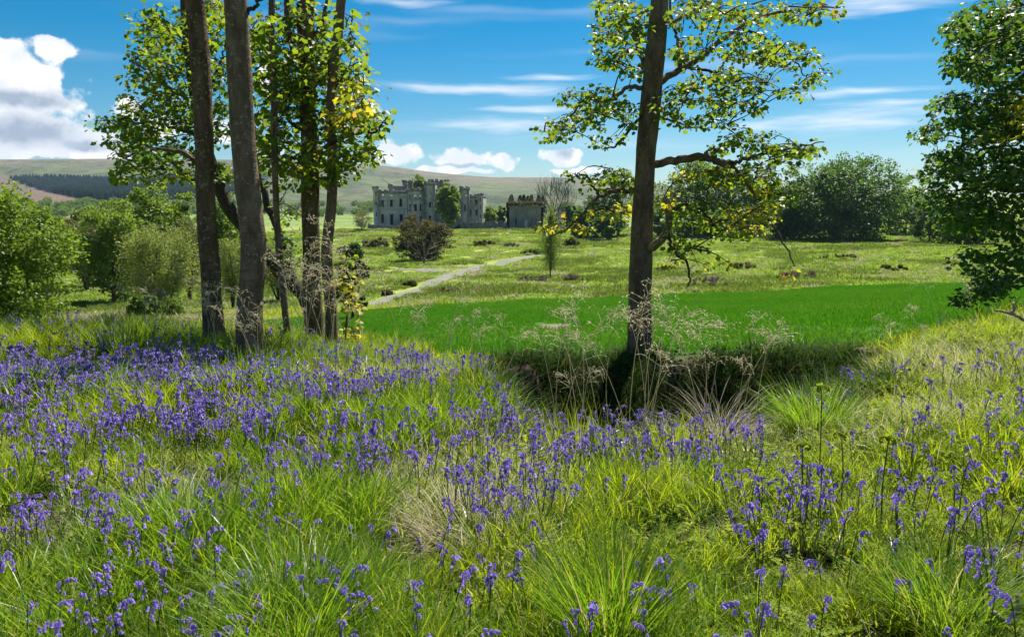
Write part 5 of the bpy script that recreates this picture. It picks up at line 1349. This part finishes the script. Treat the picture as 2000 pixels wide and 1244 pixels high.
# ------------------------------------------------------------------ foreground turf
def fore(n, y0=1.5, y1=12.5, pw=1.15):
    x, y, z = wander(n, y0, y1, pw, 260)
    px_, py_ = proj(x, y, z)
    ok = ~in_field(x, y, z, -.3)
    ok &= ~((px_ > 980) & (px_ < 1720) & (y > 8.8) & (y < 13.5) & (rs.uniform(0, 1, n) < .8))
    return x[ok], y[ok], z[ok], px_[ok], py_[ok]
def herb_geo(g, half, n_, mi):
    for s_ in range(n_):
        o_ = np.array([*rs.uniform(-half, half, 2), 0]); a_ = rs.uniform(0, 6.28); h_ = rs.uniform(.08, .20); ln = rs.uniform(.3, 1.1)
        q = o_ + spline([(0, 0, -.01), (math.cos(a_) * h_ * ln * .4, math.sin(a_) * h_ * ln * .4, h_ * .6), (math.cos(a_) * h_ * ln, math.sin(a_) * h_ * ln, h_ * .85)], 8)
        i_ = np.repeat(np.arange(1, 8), 2); sg = np.tile([1, -1], 7); m_ = len(i_)
        td = unit(np.gradient(q, axis=0))[i_]; sd = np.cross(td, [0, 0, 1.0]) * sg[:, None]
        v, f = leaves(q[i_], sd + td * .5 + rs.normal(0, .15, (m_, 3)), np.tile([0, 0, 1.0], (m_, 1)) + rs.normal(0, .35, (m_, 3)), rs.uniform(.014, .030, m_) * (1.0 if s_ % 3 else 1.2), LEAF_N if s_ % 3 else LEAF_S)
        g.add(v, f, mi)
def turf(nm, grass, n, h, straps, straw, herbs, half=.17, seed=0):
    g = Geo(); mats = [M[grass], M['strap'], M['straw'], M['herb'], M['grass_deep' if grass == 'grass' else 'grass']]
    lean_az = rs.uniform(0, 6.28)
    for (mi, m_, hh, w_, ln, dr, tf) in ((0, int(n * .56), h, .0074, (0, .65), 1.0, 9), (4, int(n * .18), h, .0064, (0, .7), 1.1, 6), (1, straps, (.16, .30), .012, (.25, 1.2), 1.0, 6), (2, straw, (.18, .45), .0032, (.3, 1.3), .9, 4)):
        if m_ == 0: continue
        v, f = blades(m_, hh[0], hh[1], w_, .001, ln[0], ln[1], dr, 4, rs)
        cc = rs.uniform(-half, half, (tf, 2)); off = np.c_[cc[rs.integers(0, tf, m_)] + rs.normal(0, .035, (m_, 2)), np.zeros(m_)]
        v = v + np.repeat(off, 9, 0)
        v[:, 0] += .5 * np.cos(lean_az) * v[:, 2] ** 1.6; v[:, 1] += .5 * np.sin(lean_az) * v[:, 2] ** 1.6
        g.add(v, f, mi)
    if herbs: herb_geo(g, half, herbs, 3)
    return g.mesh(nm, mats)
TK = [turf('turf', 'grass', 330, (.14, .38), 34, 14, 4) for _ in range(6)] + [turf('turf', 'grass_deep', 340, (.18, .44), 20, 8, 2) for _ in range(5)] + \
     [turf('turf', 'grass', 200, (.10, .27), 10, 6, 34) for _ in range(5)] + [turf('turf', 'grass', 200, (.08, .22), 14, 60, 3) for _ in range(3)] + [turf('turf', 'grass', 170, (.06, .18), 18, 14, 8) for _ in range(3)]
x, y, z, px_, py_ = jitter_grid(1.5, 12.8, .215, 260)
ok = ~in_field(x, y, z, -.3) & ~((px_ > 960) & (px_ < 1740) & (y > 7.6) & (rs.uniform(0, 1, len(x)) < .9))
ok &= (fbm(x * 2.2, y * 2.2, 2, 75) > .27)
ok &= ~((np.hypot((px_ - 95) / 75, (py_ - 1010) / 42) < 1) | (np.hypot((px_ - 770) / 60, (py_ - 1085) / 30) < 1) | (np.hypot((px_ - 250) / 45, (py_ - 1130) / 24) < 1))
x, y, z, px_, py_ = x[ok], y[ok], z[ok], px_[ok], py_[ok]
nzv = fbm(x * .8, y * .8, 3, 71) + rs.normal(0, .05, len(x)); u_ = rs.uniform(0, 1, len(x))
ix = np.where(nzv > .53, rs.integers(6, 11, len(x)), rs.integers(0, 6, len(x)))
ix = np.where(u_ < .12 + .68 * sstep(px_, 1150, 1600), rs.integers(11, 16, len(x)), ix)
strawy = fbm(x * .7 + 4, y * .7, 3, 73) + .25 * np.exp(-((px_ - 900) / 140) ** 2 - ((py_ - 1010) / 90) ** 2)
ix = np.where((strawy > .63) | (rs.uniform(0, 1, len(x)) < .05), rs.integers(16, 19, len(x)), ix)
edge = (px_ > 960) & (px_ < 1720) & (y > 5.2)
ix = np.where(edge, rs.integers(19, 22, len(x)), ix)
lipg = (px_ > 940) & (px_ < 1760) & (y >= 11.5)
ix = np.where(lipg, rs.integers(19, 22, len(x)), ix)
hs = .42 + .85 * fbm(x * .9 + 9, y * .9, 3, 72)
scatter('meadow_turf', np.c_[x, y, z], np.c_[rs.normal(0, .10, (len(x), 2)), rs.uniform(0, 6.28, len(x))], hs * rs.uniform(.8, 1.2, len(x)), ix, TK, 'lush sunlit grass and herbs growing between the bluebells', 'grass')

# ------------------------------------------------------------------ grass tussocks
def tussock(label, px, Y, n, h0, h1, w_, spread, mat, seed, lean=(.05, .75), droop=1.2, name='grass_tussock', cat='tussock'):
    r2 = np.random.default_rng(seed); b = base(px, Y)
    v, f = blades(n, h0, h1, w_, spread, lean[0], lean[1], droop, 5, r2)
    obj(name, mk_mesh(name, v, f, [mat]), None, b, label, cat, 'grass tussocks')
tussock('big bright green tussock at the bottom edge, left of centre', 575, 2.75, 950, .30, .58, .0048, .16, M['grass_deep'], 1)
tussock('deep green tussock among sparse bluebells in the left foreground', 330, 3.75, 750, .26, .50, .0048, .15, M['grass_deep'], 2)
tussock('tall upright green tussock at the bottom edge, right of centre', 1190, 2.9, 700, .32, .62, .0052, .14, M['grass_deep'], 3, (.0, .55), .8)
tussock('green tussock at the bottom right beneath the bracken stalks', 1840, 3.0, 600, .25, .48, .0048, .18, M['grass_deep'], 4)
tussock('grey green tussock on the ditch edge beside the right bank', 1590, 6.4, 800, .35, .65, .006, .24, M['grass_deep'], 5)
tussock('tall dark green tussock behind the bluebells at far left', 245, 8.8, 600, .35, .75, .006, .30, M['grass_deep'], 6, (.0, .5), .7)
tussock('flopped matted tussock in the lower left corner', 200, 2.9, 500, .25, .45, .005, .2, M['strap'], 7, (.5, 1.3), 1.0)
tussock('upright grass tussock on the near ditch edge below the lone tree', 1130, 6.1, 170, .3, .6, .0055, .3, M['grass'], 8, (.0, .45), .7)
tussock('small tussock at the ditch edge right of the lone tree', 1330, 6.2, 150, .25, .5, .0055, .25, M['grass'], 12, (.0, .6), .8)
tussock('matted straw coloured tussock in the middle foreground', 905, 3.95, 700, .22, .46, .0042, .2, M['straw_old'], 9, (.4, 1.35), 1.2, 'dead_grass_clump', 'dead grass')
tussock('small straw coloured tussock right of the middle straw tussock', 975, 3.6, 260, .2, .4, .004, .12, M['straw'], 10, (.3, 1.2), 1.2, 'dead_grass_clump', 'dead grass')
tussock('tangled dead grass mound before the dark ditch', 1405, 6.6, 300, .35, .85, .005, .12, M['straw_old'], 11, (.05, 1.0), 1.5, 'dead_grass_clump', 'dead grass')

# ------------------------------------------------------------------ bluebells
def bell_geo(n_side=6):
    prof = [(.0, .0012), (.003, .0042), (.012, .0050), (.016, .0062), (.0175, .0098)]
    th_ = np.linspace(0, 2 * math.pi, n_side, endpoint=False)
    v = np.array([[(r_ * math.cos(t_), r_ * math.sin(t_), -h_) for t_ in th_] for h_, r_ in prof])
    v[-1, ::2, 2] += .003; v[-1, 1::2, :2] *= .55
    v = v.reshape(-1, 3)
    i_ = np.arange(len(prof) - 1)[:, None] * n_side; j_ = np.arange(n_side)[None]; j2_ = (j_ + 1) % n_side
    return v, [np.stack([i_ + j_, i_ + n_side + j_, i_ + n_side + j2_, i_ + j2_], -1).reshape(-1, 4)]
def rotm(ax, an):
    ax = ax / (np.linalg.norm(ax) + 1e-9); K = np.array([[0, -ax[2], ax[1]], [ax[2], 0, -ax[0]], [-ax[1], ax[0], 0]])
    return np.eye(3) + math.sin(an) * K + (1 - math.cos(an)) * K @ K
class Bluebell:
    def __init__(self, seed):
        r2 = np.random.default_rng(seed)
        h = r2.uniform(.25, .37); nod = r2.uniform(.012, .055)
        self.q = spline([(0, 0, -.02), (.004, .002, h * .5), (.006 + nod * .15, 0, h * .80), (nod * .6, 0, h * .97), (nod * 1.2, 0, h), (nod * 1.7, 0, h * .975)], 24)
        self.stem = tube(self.q, np.linspace(.0028, .0013, 24), 4, False)
        nb = int(r2.integers(8, 13)); self.bells = []
        bv, bf = bell_geo()
        for k_ in range(nb):
            tpos = .36 + .62 * (k_ + .5) / nb
            p = self.q[min(23, int(round(tpos * 23)))] + r2.normal(0, .002, 3)
            side = r2.normal(0, 1.3) ; d = np.array([math.cos(side), math.sin(side), 0])
            at = p + d * .010 + np.array([0, 0, .002])
            m_ = rotm(np.array([-d[1], d[0], 0.0]), -r2.uniform(.05, .75)) @ rotm(np.array([0, 0, 1.0]), r2.uniform(0, 6))
            sc_ = r2.uniform(.80, 1.15) * (1.1 - .35 * tpos * (k_ > nb - 3))
            self.bells.append((at, m_, sc_))
        self.bv, self.bf = bv, bf
        self.lv = blades(4, .16, .26, .011, .012, .2, .9, .9, 4, r2)
    def flower_geo(self):
        g = Geo()
        for at, m_, s_ in self.bells: g.add(at + (self.bv * s_) @ m_.T, self.bf, 0)
        return g
    def whole(self, nm):
        g = self.flower_geo(); g.add(*self.stem, 1); g.add(*self.lv, 2)
        return g.mesh(nm, [M['bell'], M['stem'], M['strap']])
BB = [Bluebell(900 + k_) for k_ in range(12)]
def density(px, py):
    d = .30 + 0 * px
    d = d + 1.3 * sstep(px, 900, 480) * sstep(py, 720, 765) * sstep(py, 930, 850)
    d = d + .3 * sstep(px, 450, 800) * sstep(px, 1250, 950) * sstep(py, 735, 790) * sstep(py, 960, 900)
    d = d + .34 * np.exp(-((px - 1250) / 260) ** 2 - ((py - 960) / 90) ** 2)
    d = d + .30 * np.exp(-((px - 880) / 120) ** 2 - ((py - 1090) / 110) ** 2)
    d = d + .30 * np.exp(-((px - 100) / 160) ** 2 - ((py - 1120) / 120) ** 2)
    d = d + .34 * np.exp(-((px - 1520) / 330) ** 2 - ((py - 1090) / 110) ** 2)
    d = d * (1 - .65 * np.exp(-((px - 560) / 170) ** 2 - ((py - 1180) / 130) ** 2)) * (1 - .6 * np.exp(-((px - 330) / 130) ** 2 - ((py - 1020) / 60) ** 2))
    d = d * (1 - .8 * np.exp(-((px - 1200) / 110) ** 2 - ((py - 1180) / 90) ** 2))
    d = d * (1 - .55 * sstep(px, 1450, 1700) * sstep(py, 1080, 960)) * (1 - .25 * sstep(px, 900, 1100))
    d = d * (1 - .55 * sstep(px, 980, 1080) * sstep(px, 1680, 1580) * sstep(py, 960, 900))
    d = d * np.where((py < 735) & (px > 560), .25, 1.0) * np.where(py < 715, .35, 1.0)
    return d
n_ = 17500
y = np.sqrt(rs.uniform(1.7 ** 2, 10.8 ** 2, n_)); px_ = rs.uniform(-120, 2120, n_); x = (px_ - CX) / F * y; z = gz(x, y)
px_, py_ = proj(x, y, z)
clump = .18 + 1.5 * sstep(fbm(x * 1.5, y * 1.5, 3, 81), .42, .60)
keep = (rs.uniform(0, 1, n_) < density(px_, py_) * clump * .66) & ~in_field(x, y, z, -.2) & ~((px_ > 960) & (px_ < 1720) & (y > 7.6))
x, y, z, px_, py_ = x[keep], y[keep], z[keep], px_[keep], py_[keep]
rot = np.c_[rs.normal(0, .16, (len(x), 2)), rs.uniform(0, 6.283, len(x))]; scl = rs.uniform(.75, 1.12, len(x)); kind = rs.integers(0, 12, len(x))
inview = (px_ > -20) & (px_ < 2020) & (py_ < 1420)
order = np.argsort(np.where(inview, y, 1e3))
near_i, rest_i = order[:300], order[300:]
BMESH = []
for k_, bb in enumerate(BB):
    BMESH.append(dict(stem=mk_mesh('stem', *bb.stem, [M['stem']]), flowers=bb.flower_geo().mesh('flower_cluster', [M['bell']]), leaf=mk_mesh('leaf', *bb.lv, [M['strap']]),
                      bell=mk_mesh('bell', bb.bv, bb.bf, [M['bell']])))
from mathutils import Matrix
for c_, i_ in enumerate(near_i):
    k_ = kind[i_]; mm = BMESH[k_]
    r_ = thing('bluebell', 'violet blue bluebell with nodding bells in the near foreground grass', 'bluebell', (x[i_], y[i_], z[i_]), 0, 'bluebells in the near foreground')
    r_.rotation_euler = [float(q) for q in rot[i_]]; r_.scale = (float(scl[i_]),) * 3
    obj('stem', mm['stem'], r_); obj('leaf', mm['leaf'], r_)
    if c_ < 90:
        for at, m_, s_ in BB[k_].bells:
            o_ = obj('bell', mm['bell'], r_, at); o_.rotation_euler = Matrix(m_.tolist()).to_euler(); o_.scale = (s_,) * 3
    else:
        obj('flower_cluster', mm['flowers'], r_)
scatter('bluebell_carpet', np.c_[x, y, z][rest_i], rot[rest_i], scl[rest_i], kind[rest_i], [bb.whole('bluebell_%d' % k_) for k_, bb in enumerate(BB)], 'dense carpet of violet bluebells running back towards the trunks', 'bluebells')

# ------------------------------------------------------------------ tall dry grasses with seed heads
def panicle(seed):
    r2 = np.random.default_rng(seed); h = r2.uniform(.75, 1.1); ln = r2.uniform(.05, .35)
    q = spline([(0, 0, -.02), (ln * .2, 0, h * .5), (ln * .7, r2.normal(0, .03), h * .9), (ln * 1.1, r2.normal(0, .04), h)], 20)
    stem = tube(q, np.linspace(.0024, .0012, 20), 4, False)
    g = Geo()
    for k_ in range(11, 20):
        for _ in range(int(r2.integers(1, 4))):
            a_ = r2.uniform(0, 6.28); L_ = r2.uniform(.04, .15) * (1.15 - (k_ - 11) / 12)
            d = np.array([math.cos(a_), math.sin(a_), r2.uniform(.1, .9)])
            tp = q[k_] + unit(d) * L_; tp2 = tp + np.array([d[0] * .3 * L_, d[1] * .3 * L_, -L_ * r2.uniform(.1, .5)])
            br = spline([q[k_], tp, tp2], 6)
            v, f = tube(br, .0011, 3, False); g.add(v, f)
            n_ = 5; pos = br[1:] + r2.normal(0, .003, (n_, 3))
            v, f = leaves(pos, np.gradient(br, axis=0)[1:] + r2.normal(0, .008, (n_, 3)), r2.normal(0, 1, (n_, 3)), r2.uniform(.011, .020, n_), LEAF_N); g.add(v, f)
    return mk_mesh('stalk', *stem, [M['straw']]), g.mesh('seed_head', [M['straw']])
PN = [panicle(500 + k_) for k_ in range(7)]
groups = [  # px, depth, count, spread px, height factor, label
    (625, 8.6, 20, 45, 1.4, 'tall dry grass stalk with pale seed head before the sturdy trunk'),
    (505, 7.7, 9, 30, .95, 'dry grass stalk with seed head at the nearest grey trunk\'s foot'),
    (425, 9.2, 9, 30, 1.0, 'dry grass stalk with seed head at the leftmost mossy trunk\'s foot'),
    (1245, 6.3, 9, 34, 1.45, 'tall dry grass stalk with seed head before the lone tree\'s trunk'),
    (1420, 6.4, 9, 60, 1.1, 'dry grass stalk rising from the dead mound before the ditch'),
    (860, 7.4, 16, 130, 1.05, 'slender pale grass stalk standing before the crop field\'s left part'),
    (1110, 6.4, 9, 90, 1.1, 'slender pale grass stalk on the near ditch edge'),
    (300, 9.3, 7, 80, 1.1, 'dry grass stalk with seed head before the pale willow'),
    (1790, 8.3, 8, 130, .9, 'thin grass stalk with seed head on the right bank'),
]
for gi_, (px0, Y0, cnt, sp_, hf, lb) in enumerate(groups):
    r2 = np.random.default_rng(600 + gi_)
    for _ in range(cnt):
        b = base(px0 + r2.normal(0, sp_ * .6), Y0 + r2.normal(0, .35))
        r_ = thing('dry_grass_stalk', lb, 'grass stalk', b, 0, 'tall dry grass stalks'); k_ = int(r2.integers(0, 7))
        r_.rotation_euler = (r2.normal(0, .13), r2.normal(0, .13), r2.uniform(0, 6.28)); r_.scale = (r2.uniform(.75, 1.15) * hf,) * 3
        obj('stalk', PN[k_][0], r_); obj('seed_head', PN[k_][1], r_)

# ------------------------------------------------------------------ bracken croziers, dead twigs
def crozier(label, px, Y, h, seed):
    r2 = np.random.default_rng(seed); b = base(px, Y)
    r_ = thing('bracken_crozier', label, 'bracken', b, r2.uniform(0, 6), 'uncurling bracken stalks')
    q = spline([(0, 0, -.03), (.01, 0, h * .5), (.0, .012, h * .95)], 16)
    v, f = tube(q, np.linspace(.0042, .003, 16), 7); obj('stalk', mk_mesh('stalk', v, f, [M['bracken']], None, True), r_)
    g = Geo()
    for a0 in (0, 2.1, 4.2):
        t_ = np.linspace(0, 4.5, 16); rr = .028 * (1 - t_ / 6.0)
        pts = np.stack([.006 + .022 - rr * np.cos(t_), 0 * t_, rr * np.sin(t_) + .01], 1)
        c_, s_ = math.cos(a0), math.sin(a0); pts = np.c_[pts[:, 0] * c_, pts[:, 0] * s_, pts[:, 2]] + q[-1]
        v, f = tube(pts, np.linspace(.005, .0035, 16), 6); g.add(v, f)
        n_ = 26; i_ = r2.integers(0, 16, n_)
        v, f = leaves(pts[i_], r2.normal(0, 1, (n_, 3)), r2.normal(0, 1, (n_, 3)), r2.uniform(.012, .024, n_), LEAF_S); g.add(v, f)
    obj('curled_frond', g.mesh('curled_frond', [M['herb']]), r_)
crozier('tall uncurling bracken stalk at right with bare dark stem', 1722, 3.9, .52, 1)
crozier('bracken stalk with brown curled head, left of the tallest', 1600, 4.9, .62, 2)
crozier('short bracken stalk between the two tall ones', 1640, 4.3, .46, 3)
crozier('small bracken stalk left of the other bracken stalks', 1560, 4.2, .42, 4)
def twig(label, pts, Y, r0, r1, seed, name='dead_branch'):
    r2 = np.random.default_rng(seed)
    q = np.array([P(a_, b_, Y + (c_ if c_ else 0)) for a_, b_, c_ in pts]); b = q[0].copy()
    q = spline(q, 18) - b; q[1:-1] += r2.normal(0, .004, (16, 3))
    r_ = thing(name, label, 'branch', b)
    v, f = tube(q, np.linspace(r0, r1, 18), 8, True, .2, seed); obj('stick', mk_mesh('stick', v, f, [M['deadwood']], None, True), r_)
    for k_ in (6, 11):
        s_ = spline([q[k_], q[k_] + np.array([.04, .02, .05]), q[k_] + np.array([.05, .05, .11])], 6)
        v, f = tube(s_, np.linspace(r1, r1 * .4, 6), 5); obj('side_twig', mk_mesh('side_twig', v, f, [M['deadwood']], None, True), r_)
twig('broken grey dead branch lying in the lower right corner', [(1940, 1196, 0), (1968, 1218, .05), (2010, 1240, .1), (2080, 1262, .15)], 2.75, .011, .014, 1)
twig('thin dark twig poking in at the right edge above the bank', [(1944, 606, 0), (1972, 612, 0), (2010, 628, .0), (2080, 650, .1)], 7.5, .008, .02, 2)
# dark grass and creeping leaves over the ditch bank, darkened to paint its shade
M['ditch_leaf'] = leaf_mat('shade-darkened leaf', (0.014, 0.034, 0.008), (0.04, 0.075, 0.014), (1.6, 1.7, 1.0), 0.3, 0.8, 0.05)
M['ditch_blade'] = leaf_mat('shade-darkened blade', (0.02, 0.055, 0.008), (0.06, 0.11, 0.016), (1.6, 1.6, 0.9), 0.4, 0.6, 0.15, (0.16, 0.13, 0.07), 0.10)
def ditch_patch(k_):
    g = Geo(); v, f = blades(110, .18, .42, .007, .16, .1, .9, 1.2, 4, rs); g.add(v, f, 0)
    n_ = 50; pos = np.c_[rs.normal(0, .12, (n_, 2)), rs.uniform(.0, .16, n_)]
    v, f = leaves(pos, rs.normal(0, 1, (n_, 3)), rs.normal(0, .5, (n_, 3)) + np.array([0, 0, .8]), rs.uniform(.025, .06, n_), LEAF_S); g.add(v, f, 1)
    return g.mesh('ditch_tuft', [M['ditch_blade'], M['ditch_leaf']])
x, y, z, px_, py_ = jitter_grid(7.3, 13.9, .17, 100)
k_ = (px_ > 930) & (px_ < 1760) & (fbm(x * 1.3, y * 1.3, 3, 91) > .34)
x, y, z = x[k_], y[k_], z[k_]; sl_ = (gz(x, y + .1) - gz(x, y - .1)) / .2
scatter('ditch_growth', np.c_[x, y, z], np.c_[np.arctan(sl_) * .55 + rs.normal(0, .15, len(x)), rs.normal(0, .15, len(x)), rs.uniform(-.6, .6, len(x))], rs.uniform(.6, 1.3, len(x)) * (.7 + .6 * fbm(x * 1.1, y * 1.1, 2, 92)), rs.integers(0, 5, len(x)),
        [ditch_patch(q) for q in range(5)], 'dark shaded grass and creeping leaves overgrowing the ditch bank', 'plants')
# exposed earth lump on the ditch's far lip
r2 = np.random.default_rng(8); b = base(1008, 12.6)
n_ = 14; th_ = np.linspace(0, 2 * math.pi, 16, endpoint=False); ph = np.linspace(-.5 * math.pi, .5 * math.pi, 9)
v = np.array([[(math.cos(p_) * math.cos(t_) * .42, math.cos(p_) * math.sin(t_) * .35, .30 + .42 * math.sin(p_)) for t_ in th_] for p_ in ph]).reshape(-1, 3)
v = v * (1 + .35 * (fbm(v[:, 0] * 5 + 3, v[:, 2] * 5 + v[:, 1] * 4, 3, 5) - .5))[:, None]
i_ = np.arange(8)[:, None] * 16; j_ = np.arange(16)[None]; j2_ = (j_ + 1) % 16
q = np.stack([i_ + j_, i_ + j2_, i_ + 16 + j2_, i_ + 16 + j_], -1).reshape(-1, 4)
M['earth'] = plain('bare earth', (0.025, 0.019, 0.014), (0.07, 0.052, 0.038), 12, .95, .05, .9, .05)
v[:, 2] -= .16
obj('earth_lump', mk_mesh('earth_lump', v, [q], [M['earth']], None, True), None, b, 'dark bare earth lump at the left end of the ditch', 'earth')
